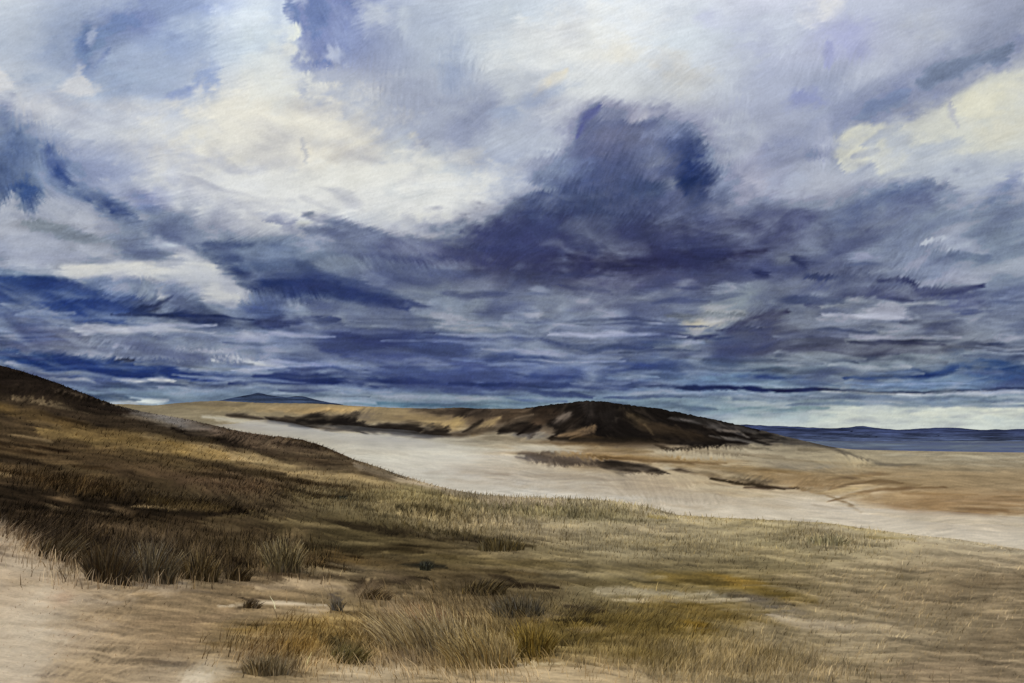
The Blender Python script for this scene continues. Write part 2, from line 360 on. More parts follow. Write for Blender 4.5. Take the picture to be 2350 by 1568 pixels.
D(48,830,76,16,12,(26,62,134),.9); D(112,822,44,15,10,(20,50,116),.9); D(205,836,90,13,7,(20,48,122),.9); D(312,846,66,16,4,(20,46,118),.9); L([(90,838),(200,850),(320,858),(440,866)],22,(34,60,132),.85); D(430,862,70,11,4,(44,66,138),.85); D(510,866,60,9,3,(56,76,140),.8)
L([(268,826),(312,828)],7,(38,44,76),.8); L([(490,828),(560,832),(655,846)],11,(186,191,199),.85); L([(400,838),(470,845),(560,850)],8,(120,128,150),.6)
L([(20,836),(80,850),(140,868),(210,878)],13,(168,173,188),.85); L([(260,868),(400,880),(510,882)],8,(178,183,191),.8); L([(125,864),(180,867),(260,880)],11,(86,102,152),.8); L([(225,880),(330,884),(425,886)],7,(80,96,138),.8); L([(430,880),(580,882),(700,886)],9,(98,112,152),.8)
D(340,905,160,11,2,(122,142,168),.7); D(470,898,110,7,2,(112,130,162),.6); D(330,924,34,7,8,(190,204,208),.8); D(280,920,30,6,15,(180,180,176),.6)
# middle centre
D(640,502,32,16,18,(150,157,184),.85,.5); L([(688,490),(740,496),(806,522),(880,545)],22,(112,120,158),.85); D(706,487,16,6,0,(106,115,150),.85,.4); D(668,528,24,8,10,(150,157,180),.8); D(694,513,18,10,0,(190,193,190),.75); D(610,488,24,5,0,(178,184,200),.6)
P([(690,524),(760,526),(830,524),(900,540),(1000,562),(1080,572),(1160,480),(1206,466),(1206,640),(1000,642),(900,612),(780,592),(735,560)],(104,112,154),.82,14,10)
D(765,535,60,13,10,(86,94,140),.7); D(945,574,76,20,8,(82,86,138),.85); D(1015,584,56,18,4,(84,84,132),.8); D(990,526,80,18,6,(164,171,190),.7); D(800,565,60,16,0,(124,132,166),.6)
D(1150,552,46,44,-30,(76,78,132),.8); D(1125,618,66,28,0,(78,78,114),.75); D(1060,590,34,18,-10,(100,102,140),.6); D(1190,600,50,16,0,(92,92,124),.6)
P([(438,562),(480,550),(600,560),(705,582),(724,622),(866,662),(946,692),(880,694),(720,688),(600,682),(522,642),(500,600)],(80,95,142),.88,10,10)
D(600,636,76,22,8,(54,68,122),.85); L([(580,655),(700,664),(800,670),(870,684),(940,708)],28,(46,60,118),.85); D(700,655,60,16,4,(40,56,118),.6); D(545,575,66,10,2,(126,139,170),.75); D(650,590,60,14,4,(96,110,152),.6)
D(860,622,110,22,6,(134,142,167),.7); D(855,632,20,14,0,(160,165,180),.5); D(850,732,170,17,2,(140,146,167),.7); D(700,702,90,9,4,(124,132,162),.7); D(1085,755,90,9,3,(160,166,180),.75); D(1020,682,90,28,0,(130,138,162),.6); D(980,705,40,6,10,(84,94,138),.6); D(945,700,40,6,10,(62,74,124),.7)
D(612,712,46,28,0,(84,100,158),.7); D(640,740,34,7,-5,(136,146,182),.6); L([(585,738),(680,746),(724,750),(800,768),(900,790)],25,(60,70,124),.85); D(832,777,70,13,5,(54,62,116),.85); L([(860,768),(1000,782),(1170,776),(1310,792)],18,(74,86,140),.8); L([(970,762),(1010,766)],6,(60,68,120),.6)
D(610,790,70,18,2,(136,147,184),.75); D(900,806,60,8,2,(124,132,160),.6); L([(740,806),(900,822),(1000,842),(1110,838)],16,(68,80,138),.8); L([(590,832),(650,836),(715,848)],10,(172,180,198),.8); D(722,842,90,9,3,(136,146,188),.7); L([(640,828),(720,834)],6,(90,102,150),.6)
L([(580,864),(700,876),(800,870),(900,878),(1050,886),(1190,882)],20,(42,58,122),.88); D(830,872,90,9,2,(38,54,118),.7); D(680,870,50,8,3,(36,58,128),.7); L([(760,845),(900,858),(1020,866)],10,(98,112,166),.6)
D(1000,832,160,18,3,(100,113,172),.65); D(1110,800,90,13,2,(84,98,154),.7); D(1080,858,120,12,0,(96,110,170),.6); D(1180,830,80,18,-5,(88,102,160),.5)
L([(590,886),(760,896),(900,900)],10,(136,148,178),.75); L([(640,898),(780,904)],6,(92,106,152),.7); D(920,912,170,9,1,(146,157,178),.7); L([(790,928),(950,932),(1150,934)],8,(98,130,156),.7); L([(1010,898),(1170,906)],8,(88,104,154),.6)
# middle right of centre
D(1262,520,90,40,-10,(78,88,138),.75); D(1400,532,130,38,0,(78,84,124),.7); D(1490,545,60,26,0,(70,74,112),.6); D(1545,535,50,14,-8,(118,122,152),.6); D(1340,560,60,16,0,(92,94,134),.5)
L([(1310,586),(1430,604),(1540,597),(1600,582),(1760,578)],28,(44,42,84),.88); D(1450,602,80,10,-1,(36,34,70),.7); D(1615,585,58,14,-6,(36,37,80),.85); D(1600,555,40,12,0,(62,66,108),.6); D(1742,626,24,13,10,(42,46,92),.85,.6); D(1690,565,50,12,-8,(78,84,130),.6)
D(1450,640,160,26,0,(98,98,140),.7); L([(1170,620),(1300,628),(1400,632)],10,(72,76,120),.6); D(1250,640,70,16,4,(84,85,116),.7); L([(1280,655),(1400,672)],12,(78,82,128),.6)
D(1232,692,70,28,0,(146,151,170),.75); D(1480,684,76,12,-4,(138,142,166),.7); D(1350,735,90,14,0,(120,129,162),.7); D(1460,725,34,10,12,(108,114,146),.7); L([(1500,700),(1600,690),(1640,680)],12,(98,106,148),.6); D(1180,715,60,20,0,(150,155,172),.6)
D(1652,728,70,28,-18,(171,170,167),.8); D(1605,742,40,13,-8,(180,176,164),.75); D(1705,690,56,28,-15,(150,157,170),.75); D(1560,765,70,10,-3,(142,146,164),.6); L([(1670,764),(1740,732),(1810,712)],24,(70,70,108),.8); D(1720,760,50,16,-10,(108,108,130),.6)
L([(1470,778),(1540,769),(1600,776),(1650,768)],11,(56,64,114),.85); D(1500,792,56,11,-2,(72,88,134),.7); D(1560,802,66,18,-4,(124,130,150),.7); D(1690,800,76,13,-2,(92,94,126),.7); D(1610,815,60,10,0,(88,96,136),.6)
D(1450,846,120,12,-1,(54,72,138),.85); D(1300,842,110,18,0,(104,120,176),.7); D(1560,852,70,11,0,(72,90,142),.75); L([(1390,864),(1450,868),(1510,868)],8,(126,146,188),.8); D(1220,822,90,9,2,(60,78,140),.7); D(1240,800,90,10,2,(130,138,164),.6); D(1650,835,60,12,0,(86,104,146),.6)
D(1655,870,90,13,-2,(122,148,184),.75); L([(1040,880),(1250,884),(1400,882),(1600,893),(1850,894)],10,(36,52,106),.88); D(1350,884,80,5,0,(36,54,116),.6); L([(1160,890),(1250,897),(1360,910)],10,(64,80,134),.8); D(1520,905,120,6,0,(136,150,178),.75); L([(1380,912),(1560,912)],6,(80,96,144),.6); D(1290,926,170,7,0,(136,157,174),.7); L([(1166,914),(1300,918)],6,(96,116,160),.6)
# middle right
D(1800,502,70,28,-10,(94,98,144),.75); D(1790,545,66,18,-4,(84,88,134),.75); D(1960,490,56,24,-20,(98,110,160),.7); D(2070,482,90,28,-28,(114,121,161),.75); D(1870,470,60,10,0,(156,162,182),.6); D(2230,500,120,12,-10,(128,136,170),.5)
D(2285,560,110,60,0,(156,166,183),.8); D(2130,605,66,66,20,(146,153,182),.75); L([(2118,562),(2140,552),(2172,548)],10,(186,193,206),.8); D(2155,575,14,22,15,(132,142,172),.5); D(2030,520,60,14,-25,(130,136,164),.6)
D(1880,582,56,22,-8,(122,129,162),.75); D(2010,582,66,20,-12,(142,149,174),.75); D(1960,560,60,18,-20,(100,106,148),.6); D(1800,600,30,18,-10,(128,132,150),.6)
L([(1826,598),(1858,616),(1930,620),(1966,644)],25,(44,50,96),.88); D(1952,654,40,28,40,(70,77,120),.8); L([(2012,652),(2060,643),(2086,650),(2108,670),(2190,666),(2256,650)],13,(54,58,106),.88); D(2160,667,60,12,-5,(72,77,124),.8); L([(1855,696),(1920,696),(1992,680),(2090,690)],23,(70,75,120),.82); D(2060,676,66,13,4,(98,101,140),.75); D(1810,678,26,10,0,(98,106,142),.7); D(1830,650,50,14,-20,(130,134,152),.6)
D(2225,692,38,20,-5,(88,94,142),.85,.6); D(2260,735,120,28,0,(112,119,152),.7); L([(1890,706),(1958,690),(2060,702),(2190,690)],12,(158,163,178),.8); D(1975,714,80,18,3,(146,149,163),.7); D(2320,680,60,24,0,(120,130,168),.6)
D(2000,752,220,26,0,(118,122,148),.55); D(1990,756,46,7,-8,(92,98,132),.75); D(2105,746,66,8,-6,(94,98,128),.75); D(1900,760,60,12,0,(112,118,152),.6); D(1772,752,44,24,0,(86,87,120),.75); D(2060,792,110,17,6,(80,81,114),.8); D(1860,802,140,10,0,(72,74,106),.82); D(2115,812,44,7,10,(66,72,102),.8); L([(1940,782),(2040,756),(2116,772)],15,(132,135,152),.75); D(2270,780,80,14,5,(104,108,136),.6)
D(1900,832,170,13,0,(124,135,157),.7); D(1840,818,50,8,-4,(134,138,150),.7); D(2080,826,110,12,0,(128,140,156),.7); D(2240,812,50,10,5,(136,144,162),.6)
D(2300,836,90,16,8,(30,64,132),.88); D(2190,845,50,8,-16,(40,72,138),.85); L([(1940,864),(2060,856),(2150,858),(2200,842)],15,(34,62,130),.88); D(1760,866,56,8,2,(48,74,142),.8); D(2085,880,100,12,-2,(104,130,180),.75); D(1800,880,70,9,2,(150,170,194),.8); D(2180,868,50,10,-8,(130,150,180),.6); D(2300,868,60,10,3,(60,92,152),.7); D(1780,845,80,8,0,(72,92,128),.6)
L([(1740,894),(1950,898),(2150,903),(2360,891)],8,(40,54,96),.88); L([(1880,903),(1980,900),(2110,905)],7,(164,170,180),.75); L([(2150,910),(2260,900),(2360,900)],8,(168,174,188),.75); L([(1740,912),(1900,915),(2110,915)],8,(84,96,134),.8)
D(2000,932,320,14,0,(158,172,180),.65); D(2250,920,140,10,0,(150,165,180),.65); L([(1690,942),(1900,940)],9,(120,146,160),.6); L([(1860,958),(2100,956),(2380,948)],40,(200,206,196),.85); L([(2100,952),(2380,944)],16,(208,211,197),.7); D(1790,952,90,12,2,(168,184,188),.75); D(1640,940,90,8,6,(150,172,180),.6)
D(600,300,210,85,-8,(226,224,214),.7); D(800,400,200,50,-6,(220,220,214),.65); D(1040,450,130,45,-10,(218,219,216),.7); D(520,440,160,40,-4,(214,216,216),.6); D(1300,90,140,60,-15,(229,231,229),.6); D(640,170,60,70,0,(220,224,222),.6); D(1180,120,60,60,0,(214,219,222),.5); D(760,470,200,22,0,(214,215,213),.6)
D(1290,545,230,60,0,(64,70,118),.5); D(1560,560,230,40,-3,(68,70,116),.5); D(1430,600,200,24,0,(46,44,86),.5); D(1180,560,90,50,-15,(72,74,126),.5); D(1930,640,150,40,8,(78,84,130),.4); D(110,690,190,34,6,(42,66,138),.45); D(200,840,220,16,5,(24,50,124),.5); D(670,655,150,30,6,(50,64,120),.45); D(850,790,180,26,4,(66,76,130),.4); D(1120,868,260,18,2,(56,72,134),.4)
rs = np.random.default_rng(42)
sk_late = [(350,614,120,14,-3,(209,208,203)),(195,614,56,16,0,(203,203,200)),(495,640,54,26,20,(200,202,201)),(430,626,46,22,0,(196,199,202)),(300,628,60,12,0,(200,201,200)),(520,674,44,18,15,(194,196,198)),(160,470,60,34,0,(170,177,192)),(40,492,40,34,0,(174,180,194)),(210,520,60,32,10,(176,181,194)),(60,565,80,30,0,(166,174,194)),(380,760,170,10,3,(164,170,186)),(250,760,60,14,2,(178,182,194))]
for _ in range(46):                                            # small heaped heads with dark bases in the middle of the sky
    x = rs.uniform(-40, 2400); y = rs.uniform(560, 800); a = rs.uniform(22, 60) * (1.25 - (y - 560) / 420)
    if 1100 < x < 1700 and y < 640: continue
    c = sk.C[int((y - sk.y0) / sk.step), int((np.clip(x, -250, 2590) - sk.x0) / sk.step)]
    D(x, y, a, a * .45, rs.uniform(-12, 6), tuple(np.minimum(c + rs.uniform(22, 44) * np.array([1, 1, .85]), 214)), .6, .6)
    D(x + rs.uniform(-10, 10), y + a * .42, a * 1.2, a * .16, rs.uniform(-6, 8), tuple(np.maximum(c - rs.uniform(26, 46) * np.array([1.1, 1, .7]), [34, 42, 78])), .65, .6)
for _ in range(110):                                           # thin drawn-out bars towards the horizon
    x = rs.uniform(-60, 2420); y = rs.uniform(720, 935); n = rs.uniform(40, 170); t = rs.normal(.015, .03)
    c = sk.C[int((y - sk.y0) / sk.step), int((np.clip(x, -250, 2590) - sk.x0) / sk.step)]
    d = rs.choice([-34, -26, 22, 30]) * rs.uniform(.6, 1.3)
    L([(x - n, y - n * t), (x, y + rs.normal(0, 2)), (x + n, y + n * t)], rs.uniform(5, 13), tuple(np.clip(c + d * np.array([1.05, 1, .8]), [26, 40, 84], 212)), rs.uniform(.4, .75))
for a in sk_late: D(*a, .62)
L([(1680,918),(1950,914),(2370,922)],16,(112,128,160),.6); L([(1800,930),(2100,928),(2370,934)],9,(120,136,164),.6); L([(1500,908),(1800,906),(2050,910)],9,(104,120,156),.5)
for a in [(300,656,60,14,4,(152,160,182),.6),(420,658,32,16,20,(150,159,184),.6),(232,598,44,9,-4,(160,168,188),.55),(392,600,44,10,-6,(162,169,187),.55),(525,655,28,12,20,(166,172,190),.5),(340,585,90,12,-4,(132,140,168),.6),(100,520,70,12,2,(132,138,154),.6),(175,545,50,12,10,(128,134,152),.6),(270,525,40,20,20,(150,158,182),.5),(90,590,90,14,4,(148,156,182),.5)]: D(*a)
# direction of the wind-combed grain
sk.grain0(np.where(sk.Y > 560, 0 + 0 * sk.Y, -16.0 + 0 * sk.Y))
for a in [(2150,230,260,140,-25,-27),(1900,150,120,80,0,-75),(1450,200,200,120,0,-35),(1380,400,200,140,0,-70),(1580,400,80,80,0,-40),(1680,280,60,120,0,85),(1885,330,40,80,0,88),
          (735,70,70,110,0,75),(960,180,160,120,0,86),(1060,300,120,60,0,-30),(700,400,380,70,0,-14),(300,120,220,90,0,-20),(100,420,120,90,0,80),(180,440,80,60,0,40),(60,290,60,60,0,80),
          (336,660,30,40,0,86),(400,680,50,40,0,-40),(200,690,160,40,0,-35),(1150,560,90,70,0,-45),(300,800,200,26,0,-50),(480,820,120,20,0,70),(2130,600,90,80,0,-70),(1950,650,120,40,0,-55),
          (2230,700,70,40,0,-20),(900,590,200,40,0,60),(650,680,120,26,0,72),(1700,730,100,40,0,-50),(2050,480,160,60,0,-35),(1830,520,100,40,0,-10)]:
    sk.G(*a)
def billows(F):
    """fractal cloud relief whose billows shrink towards the horizon; returns thickness and its lit upper edges"""
    yy = np.maximum(HOR + 75 - F.Y, 45)
    sx = (F.X - CX) / (.24 * yy + 100); sy = -np.log(yy) * 4.6
    wx = .34 * fbm(sx * 1.3, sy * 1.1, 501, 4); wy = .30 * fbm(sx * 1.3 + 30, sy * 1.1 + 30, 507, 4)
    h = 0; lo = 0; a = 1.0
    for k in range(6):
        f = 2.03 ** k * .62
        n = vnoise((sx + wx) * f + 11 * k, (sy + wy) * f + 7 * k, 520 + k) - .5
        if k < 2: n = .28 - np.abs(n) * 1.1                       # rounded heads, creased bases
        h = h + a * n
        if k < 4: lo = lo + a * n * .8 ** k
        a *= .56
    h = (h - h.mean()) / h.std()
    g = np.gradient(lo, axis=0) * yy
    g = g / g[(F.Y > 500) & (F.Y < 900)].std()
    return np.clip(h, -2.2, 2.2), np.clip(g, -1.6, 1.6)
def sky_tone(C, X, Y):
    l = C.mean(-1, keepdims=True)
    g = np.interp(l, [0, 60, 110, 150, 190, 215, 255], [.80, .80, .82, .90, 1.0, 1.05, 1.02])
    k = sstep(330, 480, Y)[..., None]
    g = 1 + (g - 1) * (.35 + .65 * k)
    C = (l + (C - l) * (1 + .06 * k)) * g
    h, e = billows(sk)
    A = np.interp(Y, [-300, 120, 330, 520, 700, 860, 930, 1000], [.02, .03, .045, .105, .135, .13, .08, .03])
    v = (A * (1.05 * h + .55 * e))[..., None]
    dark = np.array([46, 54, 104.]); light = np.array([196, 200, 210.])
    C = np.where(v < 0, C + (dark - C) * np.clip(-v * 1.5, 0, .7), C + (light - C) * np.clip(v * 1.5, 0, .7) * np.interp(l, [50, 105, 150, 195, 205], [.5, .8, 1, 1, .3]))
    l = C.mean(-1, keepdims=True)
    return (l + (C - l) * np.interp(l, [60, 120, 200], [.90, .86, .96])) * np.where(l < 150, np.array([.975, 1.01, 1.0]), np.array([1.0, 1.0, .995]))
sk.finish(sharp=1.1, smear=2.4, streak=5.0, length=6, fine=4.5, soften=.6, blotch=4.5, band=(.10, 150, 13, .012, 640, 760), tone=sky_tone)

def sky_dome():
    az_in = np.radians(np.arange(-33, 33.01, .06)); el_in = np.radians(np.concatenate([np.arange(-2.5, 24.2, .06)]))
    az = np.concatenate([np.radians(np.arange(-180, -33, 3.0)), az_in, np.radians(np.arange(36, 180.1, 3.0))])
    el = np.concatenate([np.radians([-14, -8, -4]), el_in, np.radians(np.concatenate([np.arange(25, 40, 1.0), np.arange(42, 90.1, 3.0)]))])
    A, E = np.meshgrid(az, el)
    lim = math.radians(27.5)
    Ar = np.abs(((A + lim) % (4 * lim)) - 2 * lim) - lim      # beyond the view the bank of cloud goes on, folded back and forth
    Ar = np.where(np.abs(A) <= lim, A, -Ar)
    x = CX + FOC * np.tan(Ar); y = HOR - FOC * np.tan(np.clip(E, -.2, 1.2)) / np.cos(Ar)
    far = sstep(math.radians(27.0), math.radians(34), np.abs(A))
    x = x + far * 420 * fbm(A * 5 + 3, E * 9, 703, 4); y = y + far * np.clip(HOR - y, 0, 300) * .7 * fbm(A * 5 + 30, E * 9 + 4, 713, 4)
    C = lin(sk.at(x, y))
    dirs = np.stack([np.sin(A) * np.cos(E), np.cos(A) * np.cos(E), np.sin(E)], -1)
    n = fbm(dirs[..., 0] * 4 + 9, dirs[..., 1] * 4 + dirs[..., 2] * 3 + 5, 77, 5)
    t = sstep(-.45, .45, n)[..., None]
    top = lin(np.array([140, 152, 188])) * (1 - t) + lin(np.array([226, 229, 232])) * t
    k = sstep(math.radians(22.5), math.radians(31), E)[..., None]
    C = C * (1 - k) + top * k
    ang = np.degrees(np.arccos(np.clip(dirs @ SUN_DIR, -1, 1)))
    cover = 0.985 - 0.885 * (1 - sstep(9, 20, ang + 1.5 * n))  # break added to the cloud, out of view, to let the sun through
    R = 90000.0
    me = grid_mesh("sky", dirs * R, C, {"cover": cover})
    m = bpy.data.materials.new("cloudy_sky"); m.use_nodes = True
    t = m.node_tree; t.nodes.clear()
    o = t.nodes.new("ShaderNodeOutputMaterial"); e = t.nodes.new("ShaderNodeEmission"); tr = t.nodes.new("ShaderNodeBsdfTransparent")
    mx = t.nodes.new("ShaderNodeMixShader"); a = t.nodes.new("ShaderNodeAttribute"); a.attribute_name = "tint"
    c = t.nodes.new("ShaderNodeAttribute"); c.attribute_name = "cover"
    t.links.new(a.outputs["Color"], e.inputs["Color"]); t.links.new(c.outputs["Fac"], mx.inputs[0])
    t.links.new(tr.outputs[0], mx.inputs[1]); t.links.new(e.outputs[0], mx.inputs[2]); t.links.new(mx.outputs[0], o.inputs[0])
    m.cycles.emission_sampling = 'NONE' if hasattr(m.cycles, 'emission_sampling') else m.cycles.emission_sampling
    link("sky", me, m, "structure", "storm sky of purple, indigo and cream cloud over the moor")
sky_dome()

# ================================================================== LAND: skylines, as heights over the picture columns
def world(u, y, d):
    return np.stack([(u - CX) / FOC * d, d + 0 * u, -(y - HOR) / FOC * d], -1)

CREST = [(-900,600),(-400,720),(-150,795),(0,838),(50,851),(100,868),(150,886),(200,905),(250,925),(300,939),(350,949),(400,958),(450,967),(500,979),(550,990),(600,998),(660,1004),(700,1011),(740,1022),(775,1038),(800,1049),(850,1067),(900,1084),(950,1101),(1000,1115),(1050,1126),(1100,1134),(1200,1142),(1300,1144),(1400,1149),(1500,1166),(1560,1183),(1650,1188),(1800,1194),(1900,1201),(2000,1215),(2100,1228),(2200,1238),(2350,1262),(2600,1300),(3250,1390)]
DIST = [(-900,150),(0,230),(700,250),(1000,190),(1400,150),(1800,125),(2350,100),(3250,80)]
def smooth(xs, pts, w):
    k = np.linspace(-1, 1, 9); return np.mean([interp(xs + w * q, pts) for q in k], 0)
def crest(u): return smooth(u, CREST, 14)
def cdist(u): return smooth(u, DIST, 120)
YB, DB = 1740.0, 5.6
def fg_depth(u, y):
    t = np.clip((YB - y) / (YB - crest(u)), 0, 1)
    return DB * (cdist(u) / DB) ** t

# ------------------------------------------------------------------ ground cover of the hillside
fg = Field(-260, 2610, 820, 1760, 2.2, 0, 0, 31, 10, (110, 45), .5)
fg.base(GX, [
 (860, [(42,34,27),(42,34,27),(60,50,40),(70,58,44),(90,78,58),(120,108,80),(130,116,88),(140,126,98),(150,138,108),(150,138,106),(155,142,110),(160,146,116),(165,150,122)]),
 (950, [(66,54,40),(50,40,30),(66,56,46),(70,58,44),(90,78,58),(120,108,80),(130,116,88),(140,126,98),(150,138,108),(150,138,106),(155,142,110),(160,146,116),(165,150,122)]),
 (1050,[(90,72,48),(80,63,42),(96,79,52),(80,64,47),(97,82,61),(142,127,101),(138,126,94),(140,128,98),(150,138,108),(150,138,106),(155,142,110),(160,146,116),(165,150,122)]),
 (1150,[(58,46,33),(64,51,35),(66,54,37),(76,63,45),(99,87,60),(122,110,77),(138,126,95),(140,128,99),(150,138,110),(154,141,110),(158,144,114),(162,148,118),(166,152,124)]),
 (1250,[(112,92,70),(82,66,46),(76,62,42),(84,70,48),(74,64,41),(83,71,47),(121,107,78),(142,130,101),(146,134,105),(146,134,101),(157,144,113),(164,150,122),(168,154,128)]),
 (1350,[(188,168,141),(150,130,101),(122,104,78),(128,108,80),(130,112,84),(89,75,51),(99,85,59),(118,106,77),(112,96,56),(128,112,76),(142,127,97),(141,125,97),(137,121,95)]),
 (1450,[(196,178,152),(162,140,110),(140,119,89),(135,113,77),(140,117,72),(128,107,71),(113,97,61),(105,89,48),(109,93,52),(141,125,93),(152,137,109),(143,127,99),(135,119,93)]),
 (1568,[(197,180,155),(166,144,113),(176,156,128),(150,130,97),(166,143,109),(161,139,105),(177,153,117),(161,139,105),(141,123,89),(142,125,93),(146,129,99),(141,123,97),(133,117,93)]),
])
D, L, P = fg.D, fg.L, fg.P
P([(-260,760),(0,825),(100,862),(200,898),(280,930),(336,950),(300,962),(250,948),(150,932),(60,912),(0,898),(-260,860)],(40,32,26),.92,8,8)
L([(-60,920),(100,962),(200,1000),(330,1010),(420,1036)],34,(110,87,50),.75); L([(-60,900),(100,930),(240,965),(330,985)],26,(70,57,42),.7); L([(-60,960),(120,1010),(300,1030)],30,(82,66,44),.6)
D(400,966,66,13,16,(124,119,116),.8); D(335,951,40,9,14,(98,93,88),.7); D(470,980,40,9,16,(112,104,98),.7)
D(460,960,60,7,14,(66,54,44),.7); D(580,1006,100,22,10,(92,76,62),.75); L([(395,984),(480,1006),(560,1030),(620,1046)],18,(36,29,23),.85); L([(680,1004),(740,1020),(792,1046)],13,(58,45,32),.85); D(700,1048,86,15,10,(102,86,64),.75); D(640,1020,60,8,8,(122,104,80),.5)
L([(610,1044),(760,1066),(880,1090),(970,1110)],24,(60,48,35),.85); L([(560,1060),(700,1078),(800,1085)],8,(66,52,38),.7); D(850,1085,80,8,14,(96,80,58),.6)
L([(330,1002),(460,1032),(620,1072),(760,1098),(910,1120)],34,(150,128,88),.8); D(402,1022,46,14,12,(128,101,52),.75); D(250,1000,50,12,18,(120,96,58),.6); D(820,1110,80,10,10,(132,114,80),.6)
L([(320,1040),(420,1052),(560,1082),(660,1092)],13,(52,42,29),.8); L([(560,1080),(700,1110),(830,1122)],10,(70,57,38),.75); D(300,1060,110,14,8,(82,66,44),.6); D(120,1060,110,20,8,(92,74,50),.6); L([(-40,1048),(80,1062),(160,1078)],12,(46,36,26),.75)
D(180,1078,90,12,10,(100,82,54),.6); D(380,1090,120,16,8,(74,58,42),.7); D(560,1120,120,14,6,(84,66,48),.7); D(960,1132,110,22,4,(142,128,88),.7); D(700,1140,66,12,6,(108,94,64),.75); L([(640,1118),(720,1138),(800,1140)],7,(52,42,28),.75); D(782,1143,14,5,0,(56,58,48),.85,.4); D(720,1128,40,5,8,(140,122,88),.6)
D(180,1118,96,18,10,(98,77,48),.75); L([(-60,1125),(100,1142),(300,1162),(420,1176),(600,1178)],30,(42,33,23),.85); D(200,1164,130,17,8,(42,33,23),.8); D(350,1185,120,14,6,(46,36,25),.7); D(142,1144,32,8,12,(122,98,68),.75); D(275,1170,18,8,20,(118,96,68),.7); L([(300,1162),(360,1164),(410,1168)],6,(140,118,82),.8); L([(330,1150),(440,1160),(520,1168)],16,(104,86,54),.7); D(430,1163,66,8,6,(100,82,52),.7); L([(480,1192),(560,1186),(600,1172)],8,(104,88,58),.6)
D(10,1175,90,34,10,(54,43,31),.75); D(105,1230,76,30,-20,(86,73,57),.7); D(250,1262,60,40,0,(64,54,42),.75); D(340,1272,66,42,0,(88,76,60),.75); D(232,1302,28,16,0,(46,37,26),.75); D(430,1282,66,34,0,(84,70,51),.75); D(530,1292,60,22,0,(94,78,54),.7); D(650,1255,42,30,0,(108,93,68),.75); D(300,1315,60,14,0,(60,49,36),.7); D(540,1300,26,12,-25,(56,45,32),.75); D(640,1320,40,10,0,(62,50,36),.75); D(700,1330,60,10,10,(86,70,48),.6)
D(560,1212,160,18,5,(70,56,38),.75); D(850,1214,220,22,3,(90,78,50),.75); L([(690,1258),(850,1266),(980,1258)],18,(54,45,28),.8); L([(730,1192),(880,1216),(1000,1230),(1100,1242),(1190,1252)],19,(48,40,27),.82); D(700,1215,60,10,-20,(106,90,62),.6); L([(880,1268),(1000,1274)],7,(122,106,70),.6); D(740,1278,60,14,0,(104,84,54),.7); D(760,1292,70,8,10,(88,82,76),.6)
D(1085,1192,130,24,4,(150,135,104),.75); D(900,1172,120,20,6,(122,109,78),.7); D(1240,1215,120,20,4,(152,138,110),.7); D(1150,1255,50,12,5,(74,62,44),.7); D(1000,1175,60,10,8,(92,80,52),.6); D(1060,1225,90,8,4,(130,115,84),.6)
L([(940,1282),(1175,1292),(1520,1304)],25,(102,88,56),.75); D(800,1290,120,13,3,(98,77,44),.7); D(976,1299,14,12,0,(50,50,42),.8,.7); L([(960,1310),(1080,1312),(1240,1318)],10,(84,70,44),.7); L([(1000,1300),(1200,1330),(1420,1340)],14,(96,82,54),.6)
L([(800,1332),(860,1337),(975,1328)],13,(46,37,25),.85); D(900,1325,44,9,10,(112,94,70),.75); D(850,1356,30,22,-30,(100,83,62),.75); D(820,1348,20,10,-40,(70,58,44),.6); D(1105,1346,56,20,10,(72,60,42),.8); L([(1125,1322),(1170,1332),(1210,1352)],10,(54,44,31),.8); D(1060,1322,60,8,0,(70,58,38),.7)
P([(-260,1190),(0,1212),(60,1250),(120,1292),(200,1338),(280,1352),(420,1338),(320,1400),(220,1480),(100,1580),(-260,1620)],(192,172,146),.82,40,26)
D(140,1372,28,20,-20,(164,131,105),.7); D(60,1300,60,24,0,(200,182,156),.7); D(260,1440,70,40,-35,(164,141,110),.6); D(160,1520,120,30,-35,(178,156,126),.5); D(60,1500,60,60,-40,(204,188,164),.6); D(330,1370,60,20,0,(140,118,88),.7); D(430,1370,80,20,0,(146,124,94),.6)
L([(505,1390),(600,1383),(745,1391)],9,(198,180,152),.85); L([(590,1352),(680,1342),(790,1346)],20,(172,150,118),.8); D(530,1410,100,12,-3,(160,138,106),.6); D(575,1384,28,6,-22,(68,56,43),.85); L([(560,1372),(592,1384)],5,(60,50,38),.8); D(770,1376,9,16,0,(92,82,71),.8,.5); D(720,1402,60,10,0,(178,156,124),.7)
D(1000,1430,150,66,0,(128,108,77),.7); D(1085,1472,120,60,0,(122,103,67),.7); D(970,1420,66,20,10,(140,106,78),.55); D(1185,1398,66,18,5,(80,70,56),.8); D(900,1400,60,30,-30,(142,122,92),.6); L([(1290,1388),(1340,1396),(1390,1402)],14,(66,56,42),.8); D(1230,1412,80,10,0,(120,104,78),.6); D(1240,1360,60,8,0,(104,90,62),.6)
D(680,1440,110,13,-2,(150,121,64),.8); D(660,1482,96,18,-8,(138,108,52),.75); D(790,1498,38,18,24,(86,76,50),.85); L([(725,1464),(772,1480),(880,1482)],11,(94,79,48),.8); D(770,1480,20,8,20,(58,54,38),.8); D(590,1518,50,26,0,(108,93,71),.8); D(640,1535,50,20,0,(116,98,70),.7); D(462,1545,42,18,-34,(208,192,166),.8); D(520,1540,40,16,-30,(182,162,132),.6); D(730,1535,60,20,-20,(174,150,112),.6); D(560,1470,60,14,-10,(150,126,84),.6)
